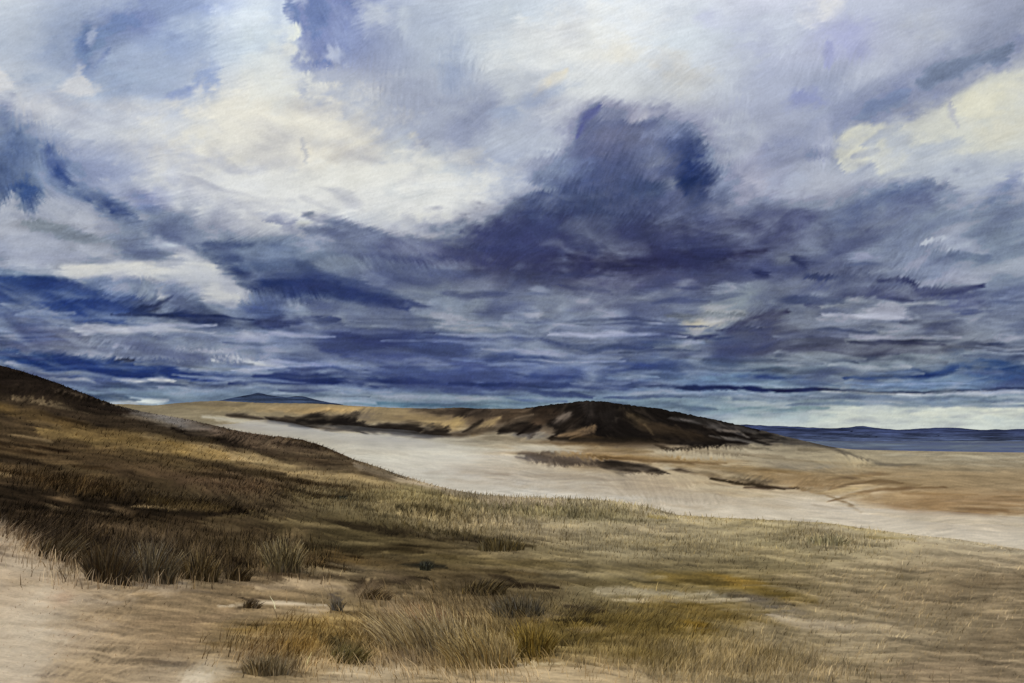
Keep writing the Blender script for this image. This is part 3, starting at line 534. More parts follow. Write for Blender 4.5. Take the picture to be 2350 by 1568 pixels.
D(935,1490,46,40,0,(122,104,79),.7); D(1225,1470,48,46,0,(112,91,46),.8); D(1190,1501,40,8,-5,(58,47,23),.8); D(1130,1490,40,34,0,(124,103,62),.6); D(860,1545,70,18,0,(186,166,134),.75); D(970,1560,80,24,0,(150,130,98),.6); D(1060,1540,80,20,0,(140,118,78),.6)
L([(1250,1444),(1400,1440),(1620,1446)],58,(112,94,47),.78); L([(1270,1424),(1340,1422),(1400,1440)],8,(62,52,30),.75); D(1300,1480,50,10,3,(86,72,38),.7); D(1420,1470,60,10,0,(96,80,40),.6); D(1340,1445,60,6,-3,(140,120,78),.6)
L([(1470,1318),(1600,1330),(1700,1338),(1770,1362),(1870,1378)],26,(116,96,46),.75); D(1685,1336,66,9,8,(126,101,46),.7); D(1590,1334,50,9,5,(88,74,40),.7); D(1720,1372,66,8,6,(104,94,79),.75); L([(1370,1356),(1500,1362),(1660,1370)],25,(158,146,118),.8); L([(1410,1378),(1560,1378),(1720,1374)],9,(182,166,134),.8); D(1420,1335,80,10,0,(104,92,60),.6)
D(1620,1402,100,17,8,(112,92,44),.82); D(1600,1438,44,10,12,(128,100,36),.8); D(1745,1490,50,10,8,(120,98,50),.75); L([(1770,1408),(1850,1430),(1960,1442)],22,(172,157,132),.8); D(1790,1392,60,8,10,(110,102,92),.6); D(1650,1502,220,36,4,(143,125,89),.65); D(1480,1500,80,14,4,(104,88,46),.6)
D(2150,1360,220,56,0,(130,114,88),.6); D(2230,1340,120,16,-4,(118,102,78),.6); D(2000,1330,140,16,3,(152,136,104),.6); D(2300,1470,120,24,-4,(122,106,82),.6); D(2050,1450,120,18,4,(158,142,114),.6); D(1900,1390,80,12,4,(136,120,90),.5); D(2200,1540,160,20,0,(140,122,96),.5)
D(1255,1562,140,24,0,(188,165,127),.8); L([(1190,1528),(1240,1524),(1290,1522)],7,(194,174,134),.85); L([(1180,1515),(1280,1508)],6,(164,138,84),.7); D(1450,1556,120,14,4,(164,142,106),.6)
L([(1490,1184),(1620,1190),(1750,1196),(1900,1206),(2100,1236)],16,(138,121,68),.75); D(1300,1163,170,20,2,(136,126,94),.75); D(1370,1200,120,14,3,(160,147,117),.7); D(1340,1185,90,10,3,(116,108,76),.6); D(1900,1236,64,18,8,(136,124,97),.8); D(1700,1225,180,14,3,(148,135,104),.6); D(1500,1215,60,8,4,(170,154,122),.6); L([(1180,1252),(1300,1278),(1450,1292),(1720,1298)],32,(114,102,74),.75); D(1550,1255,150,14,3,(128,116,86),.6); D(1780,1270,120,12,4,(136,122,90),.5); D(1300,1240,70,10,6,(140,126,96),.6)
rs = np.random.default_rng(43)
for _ in range(330):                                           # combed streaks of turf down the slope and across the bank
    x = rs.uniform(-80, 2420); y0 = np.interp(x, [p[0] for p in CREST], [p[1] for p in CREST]) + 8; y = y0 + (1590 - y0) * rs.random() ** 1.25
    t = np.interp(x, [0, 700, 1300, 2350], [.22, .13, .05, .03]) * np.interp(y, [850, 1200, 1600], [1.15, .7, .3]) + rs.normal(0, .03)
    n = rs.uniform(25, 100) * np.interp(y, [850, 1200, 1600], [.8, 1, 1.2])
    c = fg.C[int((y - fg.y0) / fg.step), int((x - fg.x0) / fg.step)]
    d = (rs.uniform(-30, -12) if rs.random() < .55 else rs.uniform(12, 34)) * np.interp(x, [0, 900, 1300, 1700], [1.45, 1.35, .9, .55])
    L([(x - n, y - n * t), (x, y + rs.normal(0, 1.5)), (x + n, y + n * t)], rs.uniform(4, 11), tuple(np.clip(c + d * np.array([1, .9, .68]), [34, 27, 19], [205, 188, 160])), rs.uniform(.4, .75))
L([(100,990),(300,1018),(520,1052)],30,(136,112,68),.7); L([(560,1052),(740,1088),(900,1116)],22,(150,130,92),.65); L([(180,1030),(360,1050),(520,1078)],10,(104,84,54),.5); D(300,1215,160,16,5,(98,80,58),.5); L([(940,1208),(1080,1232),(1230,1256)],10,(56,48,30),.6)
L([(960,1112),(1080,1136),(1200,1146),(1400,1154),(1560,1188),(1800,1199),(2000,1220),(2200,1244),(2400,1276)],14,(176,164,138),.55)  # pale misty edge along the crest, painted into the turf colour
L([(820,1068),(900,1092),(980,1116),(1100,1142),(1300,1152)],18,(168,152,128),.55)  # mist softening painted over the tail of the spur
for a in [(300,1400,150,26,-4,(150,128,97),.6),(110,1345,120,16,8,(168,146,116),.5),(380,1460,110,40,-20,(144,121,91),.6),(230,1520,140,30,-30,(168,146,115),.6),(70,1420,90,50,-40,(206,190,166),.6),(40,1540,60,40,-45,(202,186,163),.6),(470,1546,60,22,-32,(212,197,172),.8),(560,1500,80,22,-10,(140,117,84),.6),(430,1420,120,14,-4,(136,114,86),.5),(880,1552,110,20,-4,(192,172,140),.7),(1250,1560,190,22,2,(192,170,134),.75),(60,1262,60,18,30,(176,154,124),.6),(190,1345,60,16,14,(150,129,102),.6)]: D(*a)
fg.grain0(np.where(fg.X < 1100, 8.0, 2.0) + 0 * fg.Y)
for a in [(120,1230,110,50,0,-45),(260,1270,60,60,0,84),(340,1270,80,60,0,80),(440,1285,90,50,0,86),(650,1255,50,40,0,86),(980,1420,160,80,0,64),(1080,1480,130,70,0,84),(1180,1400,70,30,0,82),(1220,1465,50,50,0,86),
          (850,1355,40,30,0,-60),(790,1495,50,30,0,60),(120,1480,180,120,0,-42),(460,1540,60,40,0,-50),(1650,1520,220,60,0,80),(1300,1165,200,26,0,82),(1000,1190,160,40,0,78),(200,1120,100,20,0,-70),(180,905,180,26,0,-60),
          (600,1005,100,24,0,-55),(1900,1235,60,20,0,70),(500,1130,120,20,0,40),(300,1350,200,40,0,-20)]:
    fg.G(*a)
def fg_tone(C, X, Y):
    l = C.mean(-1, keepdims=True); C = l + (C - l) * .9
    return C * np.interp(C.mean(-1, keepdims=True), [0, 50, 90, 140, 255], [.84, .90, .98, 1.0, .97]) * np.array([1.06, 1.045, 1.0])
fg.finish(sharp=.5, soften=.22, smear=5.0, streak=14, length=9, fine=4, blotch=6.0, band=(.26, 120, 9, .10, 820, 900), tone=fg_tone)

def side_cols(lo, hi, dense, far0, far1):
    return np.concatenate([np.arange(far0, lo, 10.0), np.arange(lo, hi, dense), np.arange(hi, far1 + 1, 14.0)])

M_HILL = tint_material("moor_grass_and_peat", 1.0, 0.0, 3.0, .10, .35)
def hillside():
    u = side_cols(-120, 2470, 2.6, -900, 3250)
    t = np.concatenate([[-9, -5, -2.5, -1.2, -.5, -.2], np.linspace(0, 1, 330)])
    U, T = np.meshgrid(u, t)
    cy = crest(U); cd = cdist(U)
    Y = YB + (cy - YB) * np.clip(T, 0, 1)
    d = DB * (cd / DB) ** np.clip(T, 0, 1)
    P_ = world(U, Y, d)
    near = T < 0                                               # ground under the viewer's feet
    zb = -(YB - HOR) / FOC * DB
    dn = DB * np.clip(1 + T / 10.0, .05, 1)
    P_[near] = np.stack([(U[near] - CX) / FOC * dn[near], dn[near], np.full(near.sum(), zb)], -1)
    C = lin(fg.at(U, Y)) * ALB
    # lumps and brush-fine relief of the turf
    span = fg.X.shape[1] - 1; jj = np.clip(span - np.abs(((U - fg.x0) / fg.step) % (2 * span) - span), 0, span).astype(int); ii = np.clip((Y - fg.y0) / fg.step, 0, fg.X.shape[0] - 1).astype(int)
    pale = np.interp(C.mean(-1), [.16, .30], [1, .12])
    rel = fg.st[ii, jj] * 0.6 * pale + pale * 1.5 * fbm(P_[..., 0] / (.05 * d + .3), P_[..., 1] / (.22 * d + .8), 91, 4)
    P_[..., 2] += np.where(near, 0, 1) * rel * d / FOC * 1.1
    # far side of the crest, falling into the valley
    back = []
    bc = []
    for f, dy in ((1.06, 5), (1.18, 22), (1.4, 60), (1.8, 130), (2.3, 190)):
        back.append(world(u, crest(u) + dy, cdist(u) * f)); bc.append(lin(fg.at(u, crest(u) + 6)) * ALB)
    P_ = np.concatenate([P_, np.array(back)], 0); C = np.concatenate([C, np.array(bc)], 0)
    link("hillside", grid_mesh("hillside", P_, C), M_HILL, "structure", "dark brown moor hillside falling from the left across the foreground")
hillside()

# ground behind and beside the viewer
def home_ground():
    a = np.radians(np.arange(41, 319.1, 4)); r = np.array([.2, 2, 5.6, 12, 30, 80, 200, 500])
    A, Rr = np.meshgrid(a, r)
    z = -1.72 - 0.02 * Rr + 6 * fbm(np.sin(A) * Rr / 90, np.cos(A) * Rr / 90, 55, 3) * np.clip(Rr / 200, 0, 1)
    P_ = np.stack([np.sin(A) * Rr, np.cos(A) * Rr, z], -1)
    n = fbm(P_[..., 0] / 7, P_[..., 1] / 7, 56, 4)[..., None]
    C = lin(np.array([140, 120, 88]) + 30 * n) * ALB
    link("ground", grid_mesh("ground", P_, C), M_HILL, "structure", "tan moor ground")
home_ground()

# ------------------------------------------------------------------ valley, plateau and central hill
SKYL = [(-900,915),(0,925),(300,928),(350,931),(400,926),(450,922),(500,920),(600,925),(700,926),(750,928),(800,931),(900,936),(1000,938),(1050,935),(1100,938),(1200,938),(1250,930),(1300,925),(1330,921),(1350,920),(1380,921),(1400,924),(1450,930),(1500,936),(1550,945),(1600,955),(1650,965),(1700,976),(1750,988),(1800,1001),(1850,1013),(1900,1024),(1930,1029),(1960,1032),(2000,1033),(2100,1035),(2200,1037),(2350,1039),(3250,1046)]
SDIST = [(-900,3000),(0,3000),(700,2800),(1100,2400),(1350,1900),(1600,2000),(1800,2700),(1930,4300),(2000,5400),(2350,4700),(3250,4000)]
mid = Field(-260, 2610, 890, 1330, 1.9, 0, 0, 131, 6, (90, 34), .5)
pl = (150, 132, 100)
mid.base(GX, [
 (915, [pl,pl,(130,116,92),(152,132,100),(160,136,98),(156,134,100),(100,82,64),(36,30,25),(40,33,28),(60,54,46),(150,138,118),(154,142,120),(154,142,120)]),
 (960, [pl,pl,(150,136,112),(150,134,108),(150,130,100),(150,126,92),(96,76,56),(40,32,26),(44,36,30),(60,54,46),(150,138,118),(154,142,120),(154,142,120)]),
 (1000,[pl,pl,(160,150,132),(182,172,156),(194,185,171),(190,181,166),(160,144,122),(90,70,50),(85,68,52),(78,69,60),(130,118,100),(154,142,120),(152,140,120)]),
 (1050,[pl,pl,(170,160,144),(190,182,168),(200,192,180),(204,196,186),(190,174,154),(168,140,105),(180,158,128),(181,165,139),(172,157,131),(164,149,124),(166,151,128)]),
 (1100,[pl,pl,(170,160,144),(194,186,176),(200,192,182),(200,193,185),(188,178,170),(180,162,138),(190,170,142),(180,152,115),(170,142,105),(168,142,107),(162,139,108)]),
 (1150,[pl,pl,(170,160,144),(194,186,176),(200,192,182),(202,195,188),(200,192,186),(198,188,180),(190,174,154),(206,190,170),(203,185,163),(172,139,101),(172,147,115)]),
 (1205,[pl,pl,(170,160,144),(194,186,176),(200,192,182),(204,196,186),(206,196,186),(206,194,180),(207,193,177),(208,193,175),(208,192,172),(206,191,171),(200,184,164)]),
 (1260,[pl,pl,(170,160,144),(194,186,176),(200,192,182),(204,196,186),(204,192,178),(204,192,178),(204,191,175),(205,190,172),(206,190,170),(204,189,169),(199,183,163)]),
])
D, L, P = mid.D, mid.L, mid.P
D(700,940,110,7,1,(178,147,102),.75); D(805,940,60,8,3,(186,151,99),.8); D(560,934,90,7,1,(150,131,99),.7); D(480,928,70,5,0,(128,112,84),.6); D(880,945,60,7,2,(160,138,104),.6)
L([(470,958),(560,965),(680,985),(760,1000)],14,(186,178,164),.7); D(545,952,20,4,4,(66,56,45),.8); D(590,960,34,4,4,(112,100,84),.7); D(640,968,28,6,0,(68,56,45),.85); L([(640,962),(720,956),(770,955)],5,(104,88,68),.6)
L([(670,972),(740,965),(805,970),(855,986)],23,(40,34,29),.9); L([(855,984),(920,983),(985,992),(1020,990)],22,(48,40,33),.88); L([(815,988),(838,997)],4,(50,42,34),.8); D(835,956,44,14,-10,(132,116,94),.75); D(930,985,50,8,3,(70,58,46),.6); D(760,985,80,4,4,(120,106,90),.5)
D(1012,975,62,14,4,(174,146,102),.75); D(1052,968,18,10,0,(184,154,102),.7); D(1062,945,76,10,2,(68,55,45),.85); D(1115,955,40,14,-22,(98,80,62),.75); L([(1080,996),(1112,980),(1144,960)],18,(172,144,102),.75); L([(950,1006),(1040,997),(1120,986),(1190,986)],13,(94,78,60),.8); L([(1060,990),(1090,975),(1110,965)],7,(66,54,42),.8)
D(1222,1001,44,9,4,(126,121,119),.8); L([(1145,992),(1200,977),(1236,980)],16,(44,36,29),.85); D(1010,1011,130,7,2,(152,142,126),.75); D(1160,1008,70,6,2,(136,122,104),.7); D(1080,1028,80,5,4,(214,208,196),.7); D(1150,1040,60,8,4,(176,160,144),.6); D(880,1030,100,16,4,(206,198,184),.6)
P([(1196,930),(1250,922),(1300,915),(1350,908),(1400,912),(1500,925),(1600,945),(1700,966),(1790,993),(1806,1016),(1762,1021),(1680,1018),(1622,1026),(1560,1020),(1440,1011),(1380,1009),(1300,1000),(1262,976)],(34,28,24),.95,5,4)
D(1240,950,44,13,-14,(62,48,36),.85); D(1236,970,38,11,-22,(92,72,54),.85); D(1190,968,28,12,-30,(104,88,70),.7); D(1290,960,22,9,-32,(124,108,94),.85); D(1310,975,18,12,-30,(90,74,60),.7); L([(1262,1008),(1290,986),(1322,960)],12,(42,34,27),.85); L([(1285,1001),(1330,990),(1364,978)],16,(136,108,76),.8); L([(1310,1002),(1380,1005)],8,(96,72,44),.7)
D(1350,942,14,26,5,(60,52,47),.7); D(1400,960,20,24,0,(52,45,40),.5); D(1468,968,34,12,25,(98,80,56),.75); L([(1470,975),(1540,990),(1610,1000)],17,(84,66,46),.75); L([(1480,972),(1500,1000)],4,(120,98,66),.6); L([(1540,958),(1620,970),(1730,992)],13,(86,79,74),.7); L([(1630,1000),(1700,1010),(1746,1020)],7,(120,112,104),.75); L([(1560,962),(1640,980),(1720,1004)],5,(110,102,96),.6); D(1570,1000,60,8,6,(58,46,34),.7)
D(1802,1016,54,12,15,(98,90,80),.8); L([(1745,988),(1850,1012),(1910,1027)],10,(88,80,70),.8); D(1830,1008,40,6,14,(120,110,96),.6); D(1790,1030,60,8,8,(160,146,124),.7)
L([(1270,1004),(1400,1011),(1520,1011)],10,(40,32,22),.85); D(1360,1020,110,7,2,(128,101,66),.8); D(1480,1031,130,7,2,(150,123,86),.75); D(1520,1028,66,6,2,(198,182,160),.75); D(1300,1028,70,6,0,(172,152,124),.7); D(1420,1050,210,5,2,(162,127,80),.75); L([(1350,1048),(1500,1056),(1670,1063)],7,(120,91,54),.75); D(1600,1055,90,5,3,(170,138,92),.7); D(1240,1030,60,7,0,(184,176,168),.6)
D(1620,1042,90,13,4,(184,168,144),.75); L([(1505,1021),(1540,1033),(1605,1025)],7,(60,48,34),.85); D(1540,1038,30,5,0,(196,180,156),.6); D(1720,1040,80,12,5,(182,168,146),.6)
D(1255,1050,56,11,4,(112,96,80),.8); P([(1345,1062),(1400,1056),(1480,1065),(1512,1075),(1534,1086),(1480,1085),(1430,1091),(1380,1076)],(56,46,36),.92,4,4); D(1325,1064,56,9,4,(94,78,64),.8); D(1562,1078,28,6,5,(90,74,56),.85); D(1535,1072,14,6,0,(204,190,170),.7); D(1440,1066,40,5,4,(40,33,26),.7)
D(1700,1076,130,7,4,(150,119,76),.8); D(1722,1100,58,9,10,(104,87,63),.82); L([(1630,1098),(1720,1112),(1800,1124)],7,(80,64,44),.85); D(1660,1088,70,4,8,(196,174,142),.6); D(1620,1085,30,6,5,(120,98,70),.7)
D(1420,1104,110,18,3,(182,166,148),.7); D(1330,1116,90,13,3,(198,192,188),.75); D(1200,1131,160,12,3,(207,200,194),.75); D(1500,1118,80,18,5,(175,153,127),.75); D(1570,1146,110,9,4,(160,147,133),.75); D(1240,1085,90,14,4,(186,172,156),.6); D(1110,1090,80,12,6,(184,176,174),.5); D(1440,1140,80,8,3,(206,198,190),.6); D(1700,1135,90,10,5,(196,176,146),.6)
L([(1860,1015),(1920,1032),(1970,1050),(2030,1068)],10,(98,88,74),.8); D(2150,1062,220,22,1,(157,143,121),.6); D(1880,1052,90,18,6,(178,162,136),.75); D(1955,1062,34,12,14,(194,174,140),.75); D(1820,1070,90,8,4,(150,138,122),.6); L([(2000,1045),(2150,1046),(2380,1050)],6,(168,156,136),.6); L([(2010,1066),(2150,1076),(2300,1080)],8,(130,118,98),.6)
D(2220,1092,170,16,2,(164,139,106),.75); D(2120,1157,120,16,2,(165,130,90),.85); D(2290,1150,100,18,-2,(164,131,95),.8); D(2050,1140,60,12,-5,(176,146,108),.7); D(2230,1172,140,8,1,(158,124,86),.6)
L([(1905,1122),(1960,1110),(2020,1104),(2070,1110)],6,(128,102,68),.7); L([(1900,1152),(1960,1137),(2040,1122),(2170,1117)],7,(142,110,72),.7); L([(1810,1118),(1890,1134),(1940,1154),(1980,1178)],7,(152,122,84),.65); D(1850,1108,56,13,6,(164,133,95),.75); D(1960,1095,60,6,-6,(140,112,76),.7); D(1940,1126,50,5,-8,(198,170,126),.7); D(1780,1095,60,6,5,(170,140,100),.6); L([(1860,1160),(1930,1170)],6,(170,148,120),.6)
L([(1480,1158),(1700,1176),(1900,1190),(2100,1214),(2400,1244)],50,(209,195,179),.85); D(1700,1168,120,10,4,(214,200,182),.6); D(2250,1215,150,12,4,(206,192,176),.6)
for a in [(1180,1086,130,18,4,(180,164,146),.65),(1000,1042,130,18,3,(216,209,197),.6),(900,1014,170,10,3,(172,164,149),.65),(700,992,110,6,4,(172,164,148),.65),(1080,1112,110,13,6,(186,176,166),.6),(1400,1126,150,15,4,(182,164,143),.65),(1650,1150,150,13,5,(186,168,146),.6),(1900,1184,140,12,5,(214,198,179),.6),(2200,1200,160,14,4,(190,172,149),.55),(860,1050,70,12,12,(214,208,198),.6),(1300,1096,120,10,3,(170,154,136),.5),(1120,1020,90,8,2,(168,156,138),.6)]: D(*a)  # soft patches paint uneven mist into the valley floor colour
L([(672,974),(740,966),(805,971),(858,987)],26,(38,32,28),.9); L([(852,986),(920,984),(985,993),(1024,992)],25,(46,38,32),.85); L([(1146,991),(1198,978),(1240,982)],18,(42,34,28),.85); D(1064,946,70,9,2,(66,54,45),.75); L([(520,952),(560,955),(600,962)],8,(74,62,50),.7); L([(610,960),(650,968),(690,972)],10,(60,50,42),.75); L([(1262,1007),(1400,1013),(1560,1014)],12,(60,48,36),.7); D(1480,1022,60,7,2,(104,84,62),.6); L([(1190,1046),(1260,1050),(1340,1060)],16,(104,88,74),.75); L([(1580,1030),(1700,1044),(1800,1048)],9,(150,132,108),.5)
rs = np.random.default_rng(44)
for _ in range(90):                                            # gullies, rock streaks and scrub on the hill and the low bluffs
    x = rs.uniform(1190, 1800) if rs.random() < .7 else rs.uniform(560, 1190)
    y0 = np.interp(x, [p[0] for p in SKYL], [p[1] for p in SKYL]); y = y0 + rs.uniform(4, 80 if x > 1190 else 55) * np.interp(x, [1300, 1500, 1800], [1, 1, .4])
    t = np.interp(x, [600, 1150, 1260, 1420, 1480, 1800], [.05, -.35, -.75, -.2, .8, .2]) + rs.normal(0, .25); n = rs.uniform(6, 26)
    c = mid.C[int((y - mid.y0) / mid.step), int((x - mid.x0) / mid.step)]
    d = rs.choice([-26, -18, 16, 30]) * rs.uniform(.5, 1.1)
    L([(x - n, y - n * t), (x, y), (x + n, y + n * t)], rs.uniform(2.5, 6), tuple(np.clip(c + d * np.array([1, .85, .66]), [24, 20, 17], [190, 165, 130])), rs.uniform(.4, .75))
for _ in range(110):                                           # faint drift lines over the pale flats
    x = rs.uniform(700, 2420); y = rs.uniform(1030, 1200); n = rs.uniform(25, 90); t = .05 + rs.normal(0, .04)
    c = mid.C[int((y - mid.y0) / mid.step), int((x - mid.x0) / mid.step)]
    L([(x - n, y - n * t), (x, y), (x + n, y + n * t)], rs.uniform(3, 8), tuple(np.clip(c + rs.uniform(-22, 14) * np.array([.8, .95, 1.1]), 40, 215)), rs.uniform(.3, .6))
mid.grain0(2.0 + 0 * mid.Y)
for a in [(1300,965,90,30,0,-42),(1400,960,60,50,0,80),(1500,975,100,30,0,35),(1640,990,120,26,0,14),(1100,965,80,30,0,-40),(840,958,50,20,0,-50),(700,935,250,14,0,-35),(1300,1055,90,20,0,70),(1620,1040,100,20,0,84),(1730,1100,60,14,0,-45),
          (1860,1110,60,20,0,-50),(1960,1060,60,26,0,50),(1500,1115,120,26,0,60),(1560,1148,120,14,0,76),(960,1060,160,50,0,10)]:
    mid.G(*a)
def mid_tone(C, X, Y):
    l = C.mean(-1, keepdims=True)
    C = l + (C - l) * .84
    return C * np.interp(l, [0, 60, 110, 160, 255], [.70, .74, .9, 1, 1]) * np.where(l > 120, np.array([1.015, 1.01, .945]), np.array([1.0, .995, .97]))
mid.finish(sharp=.5, smear=2.4, streak=8.5, length=7, fine=2.5, blotch=3.5, band=(.10, 110, 6, .02, 880, 920), tone=mid_tone)

def jag(u):
    a = vnoise(u / 4.3, u * 0 + 3.5, 201) + .6 * vnoise(u / 2.2, u * 0 + 7.5, 202) - .8
    return a * interp(u, [(0,.8),(1150,1.2),(1250,3.2),(1650,3.4),(1800,1.6),(1900,.4),(3000,.1)])
def skyline(u, k=1.0): return smooth(u, SKYL, 8) - jag(u) * k
def sdist(u): return smooth(u, SDIST, 60)

M_MID = tint_material("valley_sand_and_heath", 1.0, 0.0, .06, .06)
HILL_POLY = [(1196,900),(1500,900),(1800,970),(1935,1033),(1880,1030),(1806,1019),(1762,1023),(1680,1020),(1622,1028),(1560,1022),(1440,1013),(1380,1011),(1300,1002),(1262,985),(1196,960)]
def inside(poly, X, Y):
    r = np.zeros(X.shape, bool)
    for k in range(len(poly)):
        ax, ay = poly[k - 1]; bx, by = poly[k]
        if by != ay:
            r ^= ((ay > Y) != (by > Y)) & (X < (bx - ax) * (Y - ay) / (by - ay) + ax)
    return r
SEA_Z = -77.0
def midland():
    u = side_cols(-60, 2420, 2.4, -900, 3250)
    t = np.linspace(0, 1, 190)
    U, T = np.meshgrid(u, t)
    y0 = np.maximum(crest(U) + 60, 1012); d0 = np.interp(U, [-900, 700, 1200, 2350, 3250], [560, 560, 360, 240, 200])
    y1 = skyline(U, T ** 10); d1 = sdist(U)
    Y = y0 + (y1 - y0) * T
    d = d0 * (d1 / d0) ** (T ** 1.35)
    dep = (Y - HOR) / FOC
    d = np.where(dep > 0.012, np.minimum(d, (-SEA_Z - 1.2) / np.maximum(dep, .012)), d)
    P_ = world(U, Y, d)
    C = lin(mid.at(U, Y)) * ALB
    back = []; bc = []
    for f, dy in ((1.03, 2), (1.12, 12), (1.35, 50), (1.7, 90)):
        bd = sdist(u) * f
        p = world(u, skyline(u) + dy, bd); p[:, 2] = np.maximum(p[:, 2], SEA_Z - 3); p[:, 2] = np.where(u > 1900, SEA_Z - 1.0 * (f - 1) * 30, p[:, 2])
        back.append(p); bc.append(C[-1])
    P_ = np.concatenate([P_, np.array(back)], 0); C = np.concatenate([C, np.array(bc)], 0)
    Yx = np.concatenate([Y, np.repeat(Y[-1:], 4, 0)], 0); Ux = np.concatenate([U, np.repeat(U[-1:], 4, 0)], 0)
    ish = inside(HILL_POLY, (Ux[:-1, :-1] + Ux[1:, 1:]) / 2, (Yx[:-1, :-1] + Yx[1:, 1:]) / 2)
    link("valley", grid_mesh("valley", P_, C, keep=~ish), M_MID, "structure", "pale sandy valley and tan plateau beyond the hillside")
    link("hill", grid_mesh("hill", P_, C, keep=ish), M_MID, "structure", "dark heather hill in the middle distance with tan gullies")
midland()

# low mist lying along the valley floor
def mist():
    u = np.arange(420, 2620, 14.0); t = np.linspace(.0, .93, 110)
    U, T = np.meshgrid(u, t)
    y0 = np.maximum(crest(U) + 60, 1012); d0 = np.interp(U, [-900, 700, 1200, 2350, 3250], [560, 560, 360, 240, 200])
    y1 = skyline(U, 0.0); d1 = sdist(U)
    Y = y0 + (y1 - y0) * T; d = d0 * (d1 / d0) ** (T ** 1.35)
    dep = (Y - HOR) / FOC
    d = np.where(dep > 0.012, np.minimum(d, (-SEA_Z - 1.2) / np.maximum(dep, .012)), d)
    P_ = world(U, Y, d)
    yc = 4 + np.interp(U, [450, 700, 900, 1100, 1300, 1500, 1750, 2000, 2350, 2620], [978, 1003, 1042, 1086, 1124, 1150, 1174, 1196, 1228, 1250])
    w = np.interp(U, [450, 700, 900, 1100, 1300, 1600, 2000, 2350], [9, 20, 44, 50, 46, 40, 34, 30])
    m = np.exp(-((Y - yc) / w) ** 2) * sstep(430, 640, U) * (1 - sstep(2380, 2600, U))
    n = fbm(P_[..., 0] / 90, P_[..., 1] / 160, 601, 4)
    h = MIST_H * np.minimum(d, 1500) * np.clip(m * (1 + 1.3 * n) - .08, 0, 2)
    low = h < .05
    top = P_.copy(); top[..., 2] += np.where(low, -3.0, h)
    bot = P_.copy(); bot[..., 2] -= 6.0
    R, K = U.shape
    idx = np.arange(R * K).reshape(R, K); N = R * K
    q = np.stack([idx[:-1, :-1], idx[:-1, 1:], idx[1:, 1:], idx[1:, :-1]], -1).reshape(-1, 4)
    qs = [q, q[:, ::-1] + N]
    for e in (idx[0], idx[-1][::-1], idx[:, 0][::-1], idx[:, -1]):
        qs.append(np.stack([e[1:], e[:-1], e[:-1] + N, e[1:] + N], -1))
    me = raw_mesh("mist", np.concatenate([top.reshape(-1, 3), bot.reshape(-1, 3)]), np.concatenate(qs))
    m_ = bpy.data.materials.new("valley_mist"); m_.use_nodes = True
    t_ = m_.node_tree; t_.nodes.clear()
    o = t_.nodes.new("ShaderNodeOutputMaterial"); v = t_.nodes.new("ShaderNodeVolumePrincipled")
    v.inputs["Color"].default_value = (.99, .975, .945, 1); v.inputs["Density"].default_value = MIST_D; v.inputs["Anisotropy"].default_value = .0
    t_.links.new(v.outputs[0], o.inputs["Volume"])
    link("mist", me, m_, "stuff", "thin pale mist lying along the valley floor")
MIST_H, MIST_D = .009, .0022
mist()

# ------------------------------------------------------------------ sea, far coast, far blue hill
def sea():
    fld = Field(1500, 2560, 985, 1050, 1.5, 0, 0, 301, 5, (180, 14), .4)
    fld.base([1500, 1900, 2100, 2350], [(1000, [(86,98,130)] * 4), (1014, [(92,106,134),(96,110,136),(86,98,124),(92,100,124)]), (1024, [(74,88,124),(80,94,126),(66,82,124),(58,76,122)]), (1038, [(48,62,108),(52,68,116),(46,66,120),(50,70,124)])])
    fld.L([(1900,1010),(2000,1014),(2100,1017)], 5, (150,160,172), .7); fld.L([(2180,1014),(2360,1018)], 5, (158,164,172), .75); fld.L([(1950,1030),(2050,1032)], 7, (40,50,88), .75)
    fld.L([(2200,1030),(2360,1028)], 7, (44,62,122), .7); fld.L([(2050,1034),(2360,1037)], 4, (56,80,150), .7); fld.L([(1800,1005),(2000,1020)], 5, (54,66,110), .6)
    rs = np.random.default_rng(45)
    for _ in range(60):
        x = rs.uniform(1600, 2500); y = rs.uniform(1001, 1040); n = rs.uniform(40, 160)
        fld.L([(x - n, y - n * .004), (x, y), (x + n, y + n * .006)], rs.uniform(1.5, 4), [(44, 54, 92), (50, 66, 122), (120, 130, 146), (76, 90, 120)][rs.integers(0, 4)], .6)
    fld.finish(5, 12, 12, 1.5, 3)
    d = np.concatenate([np.geomspace(2500, 16000, 110), np.geomspace(18000, 85000, 10)])
    u = np.concatenate([np.arange(-1600, 1600, 80.0), np.arange(1600, 2480, 4.0), np.arange(2480, 4000, 80.0)])
    U, Dd = np.meshgrid(u, d)
    Y = HOR - SEA_Z / Dd * FOC
    P_ = world(U, Y, Dd)
    C = lin(fld.at(np.clip(U, 1500, 2558), Y) * np.array([.84, .86, .80])) * .78
    m = tint_material("sea_water", .55, .25, .004, .05)
    link("sea", grid_mesh("sea", P_, C), m, "structure", "slate blue strip of sea beyond the beach")
    a = np.radians(np.arange(52, 308.1, 8)); r = np.array([500., 3000., 20000., 85000.])
    A, Rr = np.meshgrid(a, r)
    Q = np.stack([np.sin(A) * Rr, np.cos(A) * Rr, np.full(A.shape, SEA_Z - 4)], -1)
    C2 = np.broadcast_to(lin(np.array([120, 106, 84])) * ALB, Q.shape)
    link("plain", grid_mesh("plain", Q, np.ascontiguousarray(C2)), M_MID, "structure", "wide tan plain behind the viewer")
sea()

